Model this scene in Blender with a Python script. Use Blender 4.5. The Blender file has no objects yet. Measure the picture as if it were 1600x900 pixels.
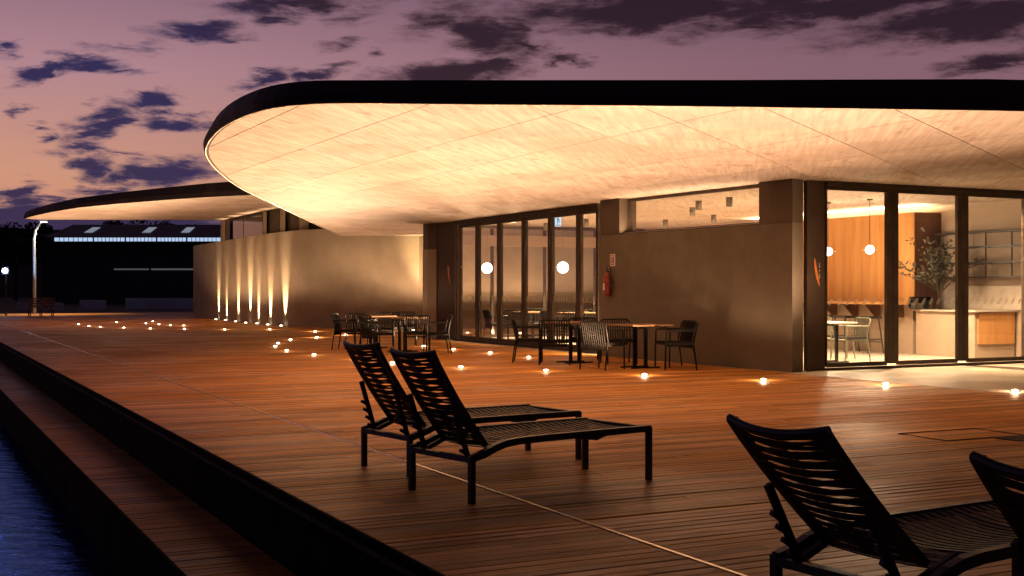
import bpy, math, random
from mathutils import Vector, Matrix
random.seed(7)
R = math.radians
sc = bpy.context.scene
COL = sc.collection

# ------------------------------------------------------------------ camera
F, YH, HC = 1911.0, 452.0, 1.35           # focal length in photo pixels, horizon row, eye height
cam_d = bpy.data.cameras.new('camera')
cam_d.sensor_width = 36.0
cam_d.lens = F / 1600 * 36
cam_d.shift_y = (YH - 450) / 1600.0
cam_d.clip_start = 0.05
cam_d.clip_end = 3000
cam = bpy.data.objects.new('camera', cam_d)
cam.location = (0, 0, HC)
cam.rotation_euler = (R(90), 0, 0)
COL.objects.link(cam)
sc.camera = cam

# ------------------------------------------------------------------ render settings / exposure
sc.view_settings.view_transform = 'Standard'
sc.view_settings.look = 'None'
sc.view_settings.exposure = 0.0
sc.view_settings.gamma = 1.0
sc.render.engine = 'CYCLES'
cy = sc.cycles
cy.use_denoising = True
cy.max_bounces = 6
cy.diffuse_bounces = 3
cy.glossy_bounces = 3
cy.transparent_max_bounces = 16
cy.sample_clamp_indirect = 4.0
cy.caustics_reflective = False
cy.caustics_refractive = False

# ------------------------------------------------------------------ node helper
class NT:
    def __init__(s, tree):
        s.t = tree; s.n = tree.nodes; s.l = tree.links
    def new(s, typ, **kw):
        n = s.n.new(typ)
        ins = kw.pop('ins', {})
        for k, v in kw.items(): setattr(n, k, v)
        for k, v in ins.items():
            if isinstance(v, bpy.types.NodeSocket): s.l.new(v, n.inputs[k])
            else: n.inputs[k].default_value = v
        return n
    def math(s, op, a, b=0.0, c=0.0, clamp=False):
        n = s.new('ShaderNodeMath', operation=op, use_clamp=clamp, ins={0: a, 1: b, 2: c})
        return n.outputs[0]
    def mix(s, f, a, b, blend='MIX'):
        n = s.new('ShaderNodeMix', data_type='RGBA', blend_type=blend, ins={0: f, 6: a, 7: b})
        return n.outputs[2]
    def ramp(s, f, stops):
        n = s.new('ShaderNodeValToRGB', ins={0: f})
        e = n.color_ramp.elements
        while len(e) < len(stops): e.new(0.5)
        for el, (p, c) in zip(e, stops):
            el.position = p; el.color = c if len(c) == 4 else (*c, 1)
        return n.outputs[0]
    def mapr(s, v, a, b, c=0.0, d=1.0, smooth=True):
        n = s.new('ShaderNodeMapRange', interpolation_type='SMOOTHSTEP' if smooth else 'LINEAR',
                  ins={0: v, 1: a, 2: b, 3: c, 4: d})
        return n.outputs[0]

def srgb(r, g, b):
    f = lambda c: (c / 255 / 12.92) if c <= 10 else (((c / 255) + .055) / 1.055) ** 2.4
    return (f(r), f(g), f(b), 1)

# ------------------------------------------------------------------ dusk sky (world)
world = bpy.data.worlds.new('World')
sc.world = world
world.use_nodes = True
w = NT(world.node_tree)
w.n.clear()
tc = w.new('ShaderNodeTexCoord').outputs['Generated']
sep = w.new('ShaderNodeSeparateXYZ', ins={0: tc})
az = w.math('ARCTAN2', sep.outputs[0], sep.outputs[1])
el = w.math('ARCSINE', sep.outputs[2])
def sky_at(px, py):
    a = math.atan2(px - 800, F)
    return a, math.atan2((YH - py), math.hypot(F, px - 800))
# clear-sky colours by height above the horizon, warm where the sun went down (left), duller away from it
warm = w.ramp(w.math('MULTIPLY', el, 1 / 0.9), [(0.0, srgb(205, 136, 100)), (0.10, srgb(208, 150, 124)), (0.19, srgb(178, 134, 142)),
                                             (0.28, srgb(134, 102, 122)), (0.42, srgb(44, 36, 62)), (1.0, srgb(10, 11, 27))])
cool = w.ramp(w.math('MULTIPLY', el, 1 / 0.9), [(0.0, srgb(134, 94, 98)), (0.12, srgb(136, 100, 110)), (0.2, srgb(134, 98, 110)),
                                             (0.28, srgb(98, 72, 92)), (0.42, srgb(32, 26, 46)), (1.0, srgb(9, 10, 25))])
away = w.mapr(w.math('ABSOLUTE', w.math('ADD', az, 0.42)), 0.0, 0.72)
clear = w.mix(away, warm, cool)
behind = w.mapr(w.math('ABSOLUTE', w.math('ADD', az, 0.42)), 0.9, 2.2)
clear = w.mix(behind, clear, w.ramp(el, [(0.0, srgb(34, 28, 44)), (0.5, srgb(18, 18, 38)), (1.0, srgb(12, 13, 32))]))
# ragged coordinates for the clouds
p2 = w.new('ShaderNodeCombineXYZ', ins={0: az, 1: el, 2: 0.0}).outputs[0]
ps = w.new('ShaderNodeVectorMath', operation='MULTIPLY', ins={0: p2, 1: (.8, 3.0, 1.0)}).outputs[0]
n1 = w.new('ShaderNodeTexNoise', ins={'Vector': ps, 'Scale': 26.0, 'Detail': 5.0, 'Roughness': 0.62, 'Distortion': 0.3})
warp = w.new('ShaderNodeVectorMath', operation='MULTIPLY_ADD', ins={0: n1.outputs['Color'], 1: (0.075, 0.030, 0), 2: (-0.0375, -0.015, 0)}).outputs[0]
pw = w.new('ShaderNodeVectorMath', operation='ADD', ins={0: p2, 1: warp}).outputs[0]
clouds = [  # photo x, y, half length, half height, slope (degrees, up to the right), weight
    (310, 47, 92, 22, 3, 1.0), (352, 57, 50, 13, 0, .7), (450, 6, 150, 22, 6, .95), (415, 27, 60, 13, 0, .7),
    (72, 110, 75, 18, 18, 1.0), (135, 101, 72, 17, 3, .9), (205, 72, 66, 12, 4, .55), (180, 112, 60, 8, -3, .6),
    (232, 160, 58, 20, 6, 1.0), (168, 192, 70, 26, 28, 1.0), (130, 212, 50, 20, 10, .8), (130, 236, 60, 13, 8, .75), (278, 190, 84, 18, 0, 1.0), (200, 239, 50, 7, 0, .6),
    (150, 265, 54, 25, 8, 1.0), (262, 272, 108, 32, 6, 1.1), (215, 283, 60, 18, 0, .8),
    (36, 303, 38, 20, 20, .95), (18, 330, 90, 26, 3, 1.0), (150, 301, 66, 12, 6, .8), (90, 318, 80, 12, 4, .8),
    (150, 352, 420, 34, 0, 1.3), (60, 336, 160, 20, 2, 1.1), (5, 75, 30, 13, 0, .8), (36, 180, 27, 9, 22, .6), (66, 219, 20, 10, 0, .7), (56, 204, 34, 6, 0, .5), (147, 160, 26, 8, 0, .5),
    (410, 127, 74, 14, 14, .8), (500, 116, 62, 15, 12, .85), (575, 84, 30, 10, 14, .55), (535, 68, 40, 12, 10, .45), (560, 20, 60, 14, 14, .4),
    (705, 118, 160, 28, 4, 1.1), (760, 104, 90, 18, 4, .9),
    (1020, 12, 340, 46, 2, 1.15), (760, 52, 130, 46, -14, .95), (690, 26, 90, 30, 20, .6), (830, 72, 60, 16, -18, .75), (884, 96, 46, 8, -4, .7),
    (1300, 8, 420, 34, 2, 1.0), (1540, 26, 300, 46, 3, 1.1), (1555, 97, 110, 20, 8, .85), (1180, 38, 260, 22, 3, .6),
    (900, -60, 700, 60, 2, 1.0), (300, -70, 300, 30, 8, .7), (1750, 60, 200, 60, 3, .9), (2100, 140, 300, 50, 0, .9), (-250, 150, 200, 36, 8, .9), (-300, 290, 240, 30, 3, .9)]
acc = None
for (px, py, hw, hh, sl, wt) in clouds:
    a, e = sky_at(px, py)
    m = w.new('ShaderNodeMapping', vector_type='TEXTURE', ins={0: pw, 1: (a, e, 0), 2: (0, 0, R(sl)), 3: (hw * .9 / F, hh * .9 / F, 1)})
    ln = w.new('ShaderNodeVectorMath', operation='LENGTH', ins={0: m.outputs[0]}).outputs['Value']
    d = w.math('MULTIPLY_ADD', ln, -wt, wt)
    acc = d if acc is None else w.math('MAXIMUM', acc, d)
# broad cloud cover overhead and all round, outside the placed ones
dome = w.new('ShaderNodeTexNoise', ins={'Vector': tc, 'Scale': 5.0, 'Detail': 4.0, 'Roughness': 0.6})
high = w.math('MULTIPLY', w.mapr(el, 0.24, 0.5), w.mapr(dome.outputs[0], 0.42, 0.62))
n2 = w.new('ShaderNodeTexNoise', ins={'Vector': ps, 'Scale': 38.0, 'Detail': 5.0, 'Roughness': 0.65})
nz = w.math('MULTIPLY_ADD', n2.outputs[0], 1.2, -0.6)
dens = w.mapr(w.math('ADD', acc, nz), -0.14, 0.62)
dens = w.math('MAXIMUM', dens, high)
core = w.mapr(w.math('ADD', acc, nz), .1, .75)
ccol_l = w.mix(core, srgb(78, 68, 100), srgb(16, 29, 76))
ccol_r = w.mix(core, srgb(82, 56, 66), srgb(34, 21, 34))
ccol = w.mix(w.mapr(w.math('ADD', az, w.math('MULTIPLY', el, 1.2)), -0.12, 0.16), ccol_l, ccol_r)
sky = w.mix(w.math('MULTIPLY', dens, 0.93), clear, ccol)
low = w.mapr(el, -0.02, 0.0)
sky = w.mix(low, srgb(20, 16, 22), sky)
bg = w.new('ShaderNodeBackground', ins={0: sky, 1: 1.0})
world.cycles.sampling_method = 'MANUAL'
world.cycles.sample_map_resolution = 128
wo = w.new('ShaderNodeOutputWorld', ins={0: bg.outputs[0]})

# ------------------------------------------------------------------ geometry helpers
CB, SB = 0.8944, 0.4472                   # the deck's grid: u runs across the boards' length, s along the quay
Bv = Vector((CB, SB, 0)); Av = Vector((-SB, CB, 0))
def uv(u, s, z=0.0): return Vector((u * CB - s * SB, u * SB + s * CB, z))
def G(px, py):                            # ground point
    D = F * HC / (py - YH); return Vector(((px - 800) / F * D, D, 0))
def H(px, py, z):                         # point at a known height
    D = F * (z - HC) / (YH - py); return Vector(((px - 800) / F * D, D, z))
def us(p): return (p.x * CB + p.y * SB, -p.x * SB + p.y * CB)

class MB:
    def __init__(s): s.v = []; s.f = []; s.sm = []
    def add(s, vs, fs, smooth=False):
        o = len(s.v); s.v += [Vector(v) for v in vs]; s.f += [tuple(i + o for i in f) for f in fs]; s.sm += [smooth] * len(fs); return s
    def box(s, c, d, rz=0.0, M=None):
        hx, hy, hz = d[0] / 2, d[1] / 2, d[2] / 2
        vs = [Vector((x, y, z)) for x in (-hx, hx) for y in (-hy, hy) for z in (-hz, hz)]
        if M is None: M = Matrix.Rotation(rz, 3, 'Z')
        vs = [M @ v + Vector(c) for v in vs]
        return s.add(vs, [(0, 1, 3, 2), (4, 6, 7, 5), (0, 4, 5, 1), (2, 3, 7, 6), (0, 2, 6, 4), (1, 5, 7, 3)])
    def bar(s, p, q, w_, h_, up=(0, 0, 1)):
        p, q = Vector(p), Vector(q); d = (q - p); L = d.length; d.normalize()
        up = Vector(up)
        if abs(d.dot(up)) > .98: up = Vector((1, 0, 0)) if abs(d.x) < .9 else Vector((0, 1, 0))
        x = d.cross(up).normalized(); y = x.cross(d).normalized()
        return s.box((p + q) / 2, (w_, L, h_), M=Matrix((x, d, y)).transposed())
    def prism(s, poly, z0, z1):
        n = len(poly); P = [(p[0], p[1]) for p in poly]
        ar = sum(P[i][0] * P[(i + 1) % n][1] - P[(i + 1) % n][0] * P[i][1] for i in range(n))
        if ar < 0: P = P[::-1]
        vs = [(x, y, z0) for x, y in P] + [(x, y, z1) for x, y in P]
        fs = [tuple(range(n))[::-1], tuple(range(n, 2 * n))] + [(i, (i + 1) % n, n + (i + 1) % n, n + i) for i in range(n)]
        return s.add(vs, fs)
    def tube(s, pts, r, n=8, closed=False, r2=None):
        pts = [Vector(p) for p in pts]; m = len(pts); vs = []; fs = []
        up = Vector((0, 0, 1)); prev = None
        for i, p in enumerate(pts):
            if closed: d = pts[(i + 1) % m] - pts[i - 1]
            else: d = pts[min(i + 1, m - 1)] - pts[max(i - 1, 0)]
            d.normalize()
            if prev is None:
                x = d.cross(up)
                if x.length < .05: x = d.cross(Vector((1, 0, 0)))
            else: x = prev - d * prev.dot(d)
            x.normalize(); prev = x; y = d.cross(x)
            rr = r if r2 is None else r + (r2 - r) * i / max(1, m - 1)
            vs += [p + (x * math.cos(2 * math.pi * k / n) + y * math.sin(2 * math.pi * k / n)) * rr for k in range(n)]
        for i in range(m if closed else m - 1):
            j = (i + 1) % m
            fs += [(i * n + k, i * n + (k + 1) % n, j * n + (k + 1) % n, j * n + k) for k in range(n)]
        s.add(vs, fs, True)
        if not closed: s.add(vs[:n], [tuple(range(n))[::-1]]); s.add(vs[-n:], [tuple(range(n))])
        return s
    def lathe(s, prof, c=(0, 0, 0), n=16):
        vs = []; fs = []; m = len(prof); c = Vector(c)
        for r, z in prof: vs += [c + Vector((r * math.cos(2 * math.pi * k / n), r * math.sin(2 * math.pi * k / n), z)) for k in range(n)]
        for i in range(m - 1): fs += [(i * n + k, i * n + (k + 1) % n, (i + 1) * n + (k + 1) % n, (i + 1) * n + k) for k in range(n)]
        return s.add(vs, fs, True)
    def sphere(s, c, r, n=16, m=10, sz=1.0, lo=-90):
        return s.lathe([(max(1e-4, r * math.cos(R(t))), r * sz * math.sin(R(t))) for t in [lo + (90 - lo) * i / m for i in range(m + 1)]], c, n)
    def mesh(s, name, off=None):
        off = Vector(off) if off is not None else Vector((0, 0, 0))
        me = bpy.data.meshes.new(name); me.from_pydata([v - off for v in s.v], [], s.f)
        me.polygons.foreach_set('use_smooth', s.sm); me.update(); return me
    def build(s, name, mat, parent=None, local=False):
        off = None if (parent is None or local) else wloc(parent)
        me = s.mesh(name, off); me.materials.append(mat)
        o = bpy.data.objects.new(name, me); COL.objects.link(o); o.parent = parent; return o
def wloc(o):
    p = Vector((0, 0, 0))
    while o: p += o.location; o = o.parent
    return p
def rest(o):            # move a one-mesh thing's origin to its own base
    vs = o.data.vertices; n = len(vs)
    c = Vector((sum(v.co.x for v in vs) / n, sum(v.co.y for v in vs) / n, min(v.co.z for v in vs)))
    o.data.transform(Matrix.Translation(-c)); o.location = c; return o
def tag(o, label, cat, group=None):
    o['label'] = label; o['category'] = cat
    if group: o['group'] = group
    return o
def thing(name, label, cat, loc=(0, 0, 0), rz=0.0, group=None):
    o = bpy.data.objects.new(name, None); o.empty_display_size = .2; COL.objects.link(o)
    o.location = loc; o.rotation_euler = (0, 0, rz); return tag(o, label, cat, group)
def struct(name, mb, mat, parent=None):
    o = mb.build(name, mat, parent); o['kind'] = 'structure'; return o
def kids(o): return [c for c in bpy.data.objects if c.parent == o]
def dup(root, loc, rz, label):
    r = root.copy(); COL.objects.link(r); r.location = loc; r.rotation_euler = (0, 0, rz); r['label'] = label
    for ch in kids(root):
        c = ch.copy(); COL.objects.link(c); c.parent = r
        for g in kids(ch):
            d = g.copy(); COL.objects.link(d); d.parent = c
    return r

# ------------------------------------------------------------------ materials
def base(name, rough=0.6, spec=0.5, metal=0.0):
    m = bpy.data.materials.new(name); m.use_nodes = True
    t = NT(m.node_tree); b = t.n['Principled BSDF']
    b.inputs['Roughness'].default_value = rough; b.inputs['Specular IOR Level'].default_value = spec; b.inputs['Metallic'].default_value = metal
    return m, t, b
def coords(t, scale=(1, 1, 1), rot=(0, 0, 0), obj=False):
    src = t.new('ShaderNodeTexCoord').outputs['Object'] if obj else t.new('ShaderNodeNewGeometry').outputs['Position']
    return t.new('ShaderNodeMapping', ins={0: src, 2: rot, 3: scale}).outputs[0]
def bump(t, b, h, s=0.2, d=0.01):
    n = t.new('ShaderNodeBump', ins={'Height': h, 'Strength': s, 'Distance': d}); t.l.new(n.outputs[0], b.inputs['Normal'])
def mottled(name, c1, c2, scale=3.0, rough=0.6, bs=0.15, spec=0.5, metal=0.0, stretch=(1, 1, 1), rot=(0, 0, 0), detail=6.0, bd=0.01, obj=False, lo=.35, hi=.65):
    m, t, b = base(name, rough, spec, metal)
    n = t.new('ShaderNodeTexNoise', ins={'Vector': coords(t, stretch, rot, obj), 'Scale': scale, 'Detail': detail, 'Roughness': .62})
    t.l.new(t.mix(t.mapr(n.outputs[0], lo, hi), (*c1, 1), (*c2, 1)), b.inputs['Base Color'])
    r2 = t.mapr(n.outputs[0], .3, .7, rough * .85, min(1, rough * 1.15)); t.l.new(r2, b.inputs['Roughness'])
    if bs: bump(t, b, n.outputs[0], bs, bd)
    return m
def emit(name, col, strength, sampled=True):
    m = bpy.data.materials.new(name); m.use_nodes = True; t = NT(m.node_tree); t.n.clear()
    e = t.new('ShaderNodeEmission', ins={0: (*col, 1), 1: strength}); t.new('ShaderNodeOutputMaterial', ins={0: e.outputs[0]})
    if not sampled: m.cycles.emission_sampling = 'NONE'
    return m
ROT = (0, 0, -math.atan2(SB, CB))
def deck_material(name, tint=1.0):
    m, t, b = base(name, 0.42, .32)
    b.inputs['IOR'].default_value = 1.45
    b.inputs['Specular Tint'].default_value = (1.0, .70, .38, 1)
    src = t.new('ShaderNodeNewGeometry').outputs['Position']
    q = t.new('ShaderNodeMapping', ins={0: src, 2: ROT}).outputs[0]       # x: along a board, y: across the boards
    sx = t.new('ShaderNodeSeparateXYZ', ins={0: q})
    row = t.math('FLOOR', t.math('DIVIDE', t.math('SUBTRACT', sx.outputs[1], .299), 0.102))
    wn = t.new('ShaderNodeTexWhiteNoise', noise_dimensions='1D', ins={'W': row})
    seg = t.math('FLOOR', t.math('ADD', t.math('DIVIDE', sx.outputs[0], 2.6), t.math('MULTIPLY', wn.outputs[0], 7.0)))
    wn2 = t.new('ShaderNodeTexWhiteNoise', noise_dimensions='2D', ins={'Vector': t.new('ShaderNodeCombineXYZ', ins={0: row, 1: seg}).outputs[0]})
    gm = t.new('ShaderNodeMapping', ins={0: q, 3: (.9, 30.0, 1.0)}).outputs[0]
    gr = t.new('ShaderNodeTexNoise', ins={'Vector': gm, 'Scale': 1.6, 'Detail': 7.0, 'Roughness': .65, 'Distortion': .4})
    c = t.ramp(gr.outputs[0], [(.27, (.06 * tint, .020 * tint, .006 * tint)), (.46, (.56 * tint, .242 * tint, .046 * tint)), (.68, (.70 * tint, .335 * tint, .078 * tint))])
    hsv = t.new('ShaderNodeHueSaturation', ins={'Value': t.mapr(wn2.outputs[0], 0, 1, .55, 1.4, False), 'Saturation': t.mapr(wn.outputs[0], 0, 1, .86, 1.12, False), 'Color': c})
    st = t.new('ShaderNodeTexNoise', ins={'Vector': q, 'Scale': .55, 'Detail': 5.0})
    c2 = t.mix(t.mapr(st.outputs[0], .35, .7, .0, .35), hsv.outputs[0], (.38, .14, .03, 1))
    t.l.new(c2, b.inputs['Base Color'])
    rg = t.math('ADD', t.mapr(gr.outputs[0], .3, .7, .52, .36), t.mapr(st.outputs[0], .3, .7, -.06, .12)); t.l.new(rg, b.inputs['Roughness'])
    bump(t, b, gr.outputs[0], .35, .004)
    return m
def concrete(name):
    m, t, b = base(name, .8, .25)
    v = coords(t, (1, 1, 1), (0, 0, R(12)))
    st = t.new('ShaderNodeMapping', ins={0: v, 3: (9.0, .45, 1)}).outputs[0]      # board marks left by the formwork
    n1 = t.new('ShaderNodeTexNoise', ins={'Vector': st, 'Scale': 1.6, 'Detail': 8.0, 'Roughness': .68, 'Distortion': .5})
    n2 = t.new('ShaderNodeTexNoise', ins={'Vector': v, 'Scale': .55, 'Detail': 6.0, 'Roughness': .6})
    n3 = t.new('ShaderNodeTexNoise', ins={'Vector': t.new('ShaderNodeMapping', ins={0: v, 3: (1.0, .35, 1)}).outputs[0], 'Scale': 4.2, 'Detail': 3.0})
    c = t.mix(t.mapr(n1.outputs[0], .3, .68), (.36, .29, .24, 1), (.54, .46, .405, 1))
    c = t.mix(t.mapr(n2.outputs[0], .42, .66, 0, .6), c, (.32, .245, .19, 1))
    c = t.mix(t.mapr(n3.outputs[0], .60, .72, 0, .6), c, (.24, .17, .115, 1))
    ob = t.new('ShaderNodeObjectInfo').outputs['Random']
    h = t.new('ShaderNodeHueSaturation', ins={'Value': t.mapr(ob, 0, 1, .86, 1.08, False), 'Color': c})
    t.l.new(h.outputs[0], b.inputs['Base Color'])
    bump(t, b, n1.outputs[0], .05, .004)
    return m
def glass(name, tint=(1, 1, 1), refl=1.0):
    m = bpy.data.materials.new(name); m.use_nodes = True; t = NT(m.node_tree); t.n.clear()
    bf = t.new('ShaderNodeNewGeometry').outputs['Backfacing']
    fr = t.new('ShaderNodeFresnel', ins={0: t.math('MULTIPLY_ADD', bf, 1 / 1.5 - 1.5, 1.5)})
    a = t.new('ShaderNodeBsdfTransparent', ins={0: (*tint, 1)}); g = t.new('ShaderNodeBsdfGlossy', ins={'Roughness': .0})
    x = t.new('ShaderNodeMixShader', ins={0: t.math('MULTIPLY', fr.outputs[0], refl, clamp=True), 1: a.outputs[0], 2: g.outputs[0]})
    t.new('ShaderNodeOutputMaterial', ins={0: x.outputs[0]}); return m

M = {}
M['deck'] = deck_material('deck_boards', 1.0)
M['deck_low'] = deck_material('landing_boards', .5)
M['black'] = mottled('underdeck_black', (.006, .005, .005), (.014, .011, .01), 4, .8)
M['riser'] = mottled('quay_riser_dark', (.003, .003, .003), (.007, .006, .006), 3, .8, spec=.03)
M['strip'] = mottled('steel_strip', (.66, .6, .52), (.8, .74, .64), 9, .22, .03, metal=1.0)
M['concrete'] = concrete('board_marked_concrete')
M['joint'] = mottled('shadow_gap', (.05, .037, .024), (.09, .066, .045), 2, .9, 0)
M['fascia'] = mottled('roof_edge_dark', (.020, .013, .013), (.034, .022, .02), 2.2, .6, .2, spec=.25)
M['fascia2'] = mottled('roof_edge_brown', (.05, .034, .026), (.075, .052, .04), 1.4, .7, .2, spec=.25)
M['drip'] = mottled('drip_edge_metal', (.5, .42, .25), (.68, .58, .36), 6, .4, .05)
M['wall'] = mottled('olive_plaster', (.145, .122, .092), (.175, .149, .113), 1.3, .9, .12, spec=.08, bd=.004)
M['wall2'] = mottled('sand_plaster', (.33, .275, .20), (.39, .33, .245), 1.1, .9, .12, spec=.08, bd=.004)
M['block'] = mottled('brown_plaster', (.095, .074, .055), (.12, .096, .072), 1.5, .6, .1, spec=.15)
M['dark_panel'] = mottled('dark_brown_panel', (.065, .046, .034), (.085, .06, .045), 1.2, .55, .05, spec=.1)
M['frame'] = mottled('bronze_frame', (.05, .036, .028), (.075, .055, .042), 3, .55, .05, spec=.1)
M['glass'] = glass('clear_glass', (.96, .96, .95), 1.0)
M['glass_dark'] = glass('tinted_glass', (.45, .44, .46), 1.6)
M['frost'] = mottled('frosted_film', (.62, .58, .52), (.75, .7, .63), 8, .6, 0)
_t = NT(M['frost'].node_tree); _o = _t.n['Material Output']
_x = _t.new('ShaderNodeMixShader', ins={0: .38, 1: _t.new('ShaderNodeBsdfTransparent').outputs[0], 2: _t.n['Principled BSDF'].outputs[0]}); _t.l.new(_x.outputs[0], _o.inputs[0])
M['stone'] = mottled('pale_stone_floor', (.48, .41, .33), (.58, .5, .41), 1.4, .34, .05, bd=.002)
M['indoor_floor'] = mottled('polished_indoor_floor', (.46, .39, .33), (.54, .465, .39), 1.8, .3, .03, bd=.002)
M['plaster'] = mottled('pale_plaster', (.34, .255, .19), (.40, .305, .23), 1.2, .7, .06)
M['tile'] = mottled('white_splash', (.46, .40, .34), (.54, .47, .41), 2, .3, .03)
M['veneer'] = mottled('orange_veneer', (.46, .21, .065), (.60, .31, .11), 1.5, .42, .05, stretch=(4, 4, .35), lo=.3, hi=.7)
M['veneer_dark'] = mottled('brown_veneer', (.10, .043, .022), (.145, .065, .034), 1.5, .45, .05, stretch=(4, 4, .35))
M['steel_black'] = mottled('black_steel', (.016, .015, .015), (.026, .024, .023), 6, .42, .05)
M['sling'] = mottled('black_sling', (.008, .007, .008), (.016, .013, .014), 30, .55, .2, spec=.3)
M['lframe'] = mottled('black_lounger_frame', (.007, .006, .006), (.012, .010, .010), 12, .38, .05, spec=.4)
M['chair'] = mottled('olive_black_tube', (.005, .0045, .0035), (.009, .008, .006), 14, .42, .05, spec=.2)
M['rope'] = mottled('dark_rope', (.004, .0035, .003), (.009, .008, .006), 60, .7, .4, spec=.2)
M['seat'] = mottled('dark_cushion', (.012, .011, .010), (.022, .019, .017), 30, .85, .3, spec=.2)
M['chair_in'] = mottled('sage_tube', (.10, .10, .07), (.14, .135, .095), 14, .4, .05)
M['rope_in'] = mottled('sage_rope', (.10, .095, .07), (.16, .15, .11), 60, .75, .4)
M['teak'] = mottled('teak_slat', (.22, .115, .05), (.30, .17, .08), 3, .5, .1, stretch=(2, 2, 2))
M['lens'] = emit('lamp_lens', (1.0, .86, .62), 14.0, False)
M['ring'] = mottled('lamp_ring_steel', (.35, .32, .28), (.45, .42, .36), 12, .35, .05, metal=1)
M['globe'] = emit('globe_glow', (1.0, .90, .74), 9.0)
M['pend'] = emit('pendant_glow', (1.0, .88, .70), 26.0)
M['coolstrip'] = emit('cool_window_light', (.55, .72, 1.0), .85, False)
M['coolstrip2'] = emit('pale_window_light', (.75, .70, .80), .10, False)
M['skylight'] = emit('skylight_glow', (.72, .82, 1.0), .28, False)
M['flood'] = emit('flood_glow', (.42, .6, 1.0), 60.0, False)
M['streetglow'] = emit('street_lamp_glow', (1.0, .85, .66), 10.0, False)
M['downglow'] = emit('downlight_glow', (1.0, .86, .66), 8.0, False)
M['signglow'] = emit('sign_glow', (.55, .8, 1.0), 1.3, False)
M['red'] = mottled('extinguisher_red', (.19, .022, .012), (.26, .035, .018), 8, .3, .04)
M['orange'] = mottled('orange_mark', (.62, .20, .04), (.70, .25, .06), 8, .5, 0)
M['white'] = mottled('off_white', (.70, .64, .56), (.78, .72, .64), 8, .5, 0)
M['grey_cyl'] = mottled('grey_downlight', (.14, .12, .10), (.18, .155, .13), 8, .5, 0)
M['pole'] = mottled('galvanised_pole', (.42, .43, .46), (.55, .56, .6), 2, .45, .05, metal=.4)
M['bench'] = mottled('bench_wood', (.16, .09, .045), (.24, .14, .07), 4, .6, .1)
M['shed'] = mottled('shed_black', (.010, .010, .013), (.018, .018, .022), .4, .7, .05)
M['shed_roof'] = mottled('shed_roof_dark', (.014, .014, .019), (.024, .024, .03), .6, .6, .05)
M['land'] = mottled('dark_ground', (.010, .010, .009), (.024, .022, .018), .2, .9, .3)
M['kerb'] = mottled('pale_kerb', (.40, .40, .42), (.5, .5, .52), 2, .7, .1)
M['bark'] = mottled('bark', (.03, .024, .018), (.05, .04, .03), 8, .9, .3)
M['leaf'] = mottled('night_leaf', (.010, .014, .008), (.022, .03, .014), 3, .8, 0)
M['olive'] = mottled('olive_leaf', (.03, .032, .018), (.075, .075, .045), 6, .55, 0)
M['smoke'] = glass('smoked_glass', (.16, .15, .15), 1.4)
def water_material():
    m = bpy.data.materials.new('dusk_water'); m.use_nodes = True; t = NT(m.node_tree); t.n.clear()
    q = coords(t, (1.0, 2.2, 1), (0, 0, 0))
    n1 = t.new('ShaderNodeTexNoise', ins={'Vector': q, 'Scale': 1.6, 'Detail': 5.0, 'Roughness': .58, 'Distortion': .6})
    n2 = t.new('ShaderNodeTexNoise', ins={'Vector': q, 'Scale': 9.0, 'Detail': 3.0, 'Roughness': .5})
    hgt = t.math('ADD', n1.outputs[0], t.math('MULTIPLY', n2.outputs[0], .22))
    bp = t.new('ShaderNodeBump', ins={'Height': hgt, 'Strength': .45, 'Distance': .05})
    g = t.new('ShaderNodeBsdfGlossy', ins={0: (.15, .36, 1.0, 1), 'Roughness': .05, 'Normal': bp.outputs[0]})
    d = t.new('ShaderNodeBsdfDiffuse', ins={0: (.004, .008, .03, 1)})
    lw = t.new('ShaderNodeFresnel', ins={0: 12.0, 'Normal': bp.outputs[0]})
    x = t.new('ShaderNodeMixShader', ins={0: lw.outputs[0], 1: d.outputs[0], 2: g.outputs[0]})
    t.new('ShaderNodeOutputMaterial', ins={0: x.outputs[0]}); return m
M['water'] = water_material()

# ------------------------------------------------------------------ lamps
WARM = (1.0, .60, .345)
def lamp(name, typ, loc, energy, col=WARM, parent=None, **kw):
    d = bpy.data.lights.new(name, typ); d.energy = energy; d.color = col
    for k, v in kw.items(): setattr(d, k, v)
    o = bpy.data.objects.new(name, d); COL.objects.link(o); o.parent = parent
    o.location = Vector(loc) - (wloc(parent) if parent else Vector((0, 0, 0)))
    return o
def aim(o, d): o.rotation_euler = Vector(d).to_track_quat('-Z', 'Y').to_euler()
def Z2(p, z): return Vector((p.x, p.y, z))
# one optic for every recessed deck light: a wide batwing beam turned away from the building
def batwing(energy, zmin=.31, back=.985, spill=.07):
    d = bpy.data.lights.new('deck_uplight', 'POINT'); d.energy = energy; d.color = WARM; d.shadow_soft_size = .03
    d.use_nodes = True; t = NT(d.node_tree); e = t.n['Emission']
    nrm = t.new('ShaderNodeTexCoord').outputs['Normal']
    s_ = t.new('ShaderNodeSeparateXYZ', ins={0: nrm})
    z = t.math('MAXIMUM', s_.outputs[2], .02)
    zc = t.math('MAXIMUM', z, zmin)
    I = t.math('DIVIDE', 1.0, t.math('POWER', zc, 2.6))
    I = t.math('MULTIPLY', I, t.mapr(z, .14, zmin))
    dotb = t.new('ShaderNodeVectorMath', operation='DOT_PRODUCT', ins={0: nrm, 1: tuple(Bv)}).outputs['Value']
    I = t.math('MULTIPLY', I, t.mapr(dotb, -.35, .22, 1.0, 1 - back))
    I = t.math('ADD', I, t.math('MULTIPLY', t.mapr(s_.outputs[2], -.05, -.25), spill))
    t.l.new(I, e.inputs['Strength']); return d

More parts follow.
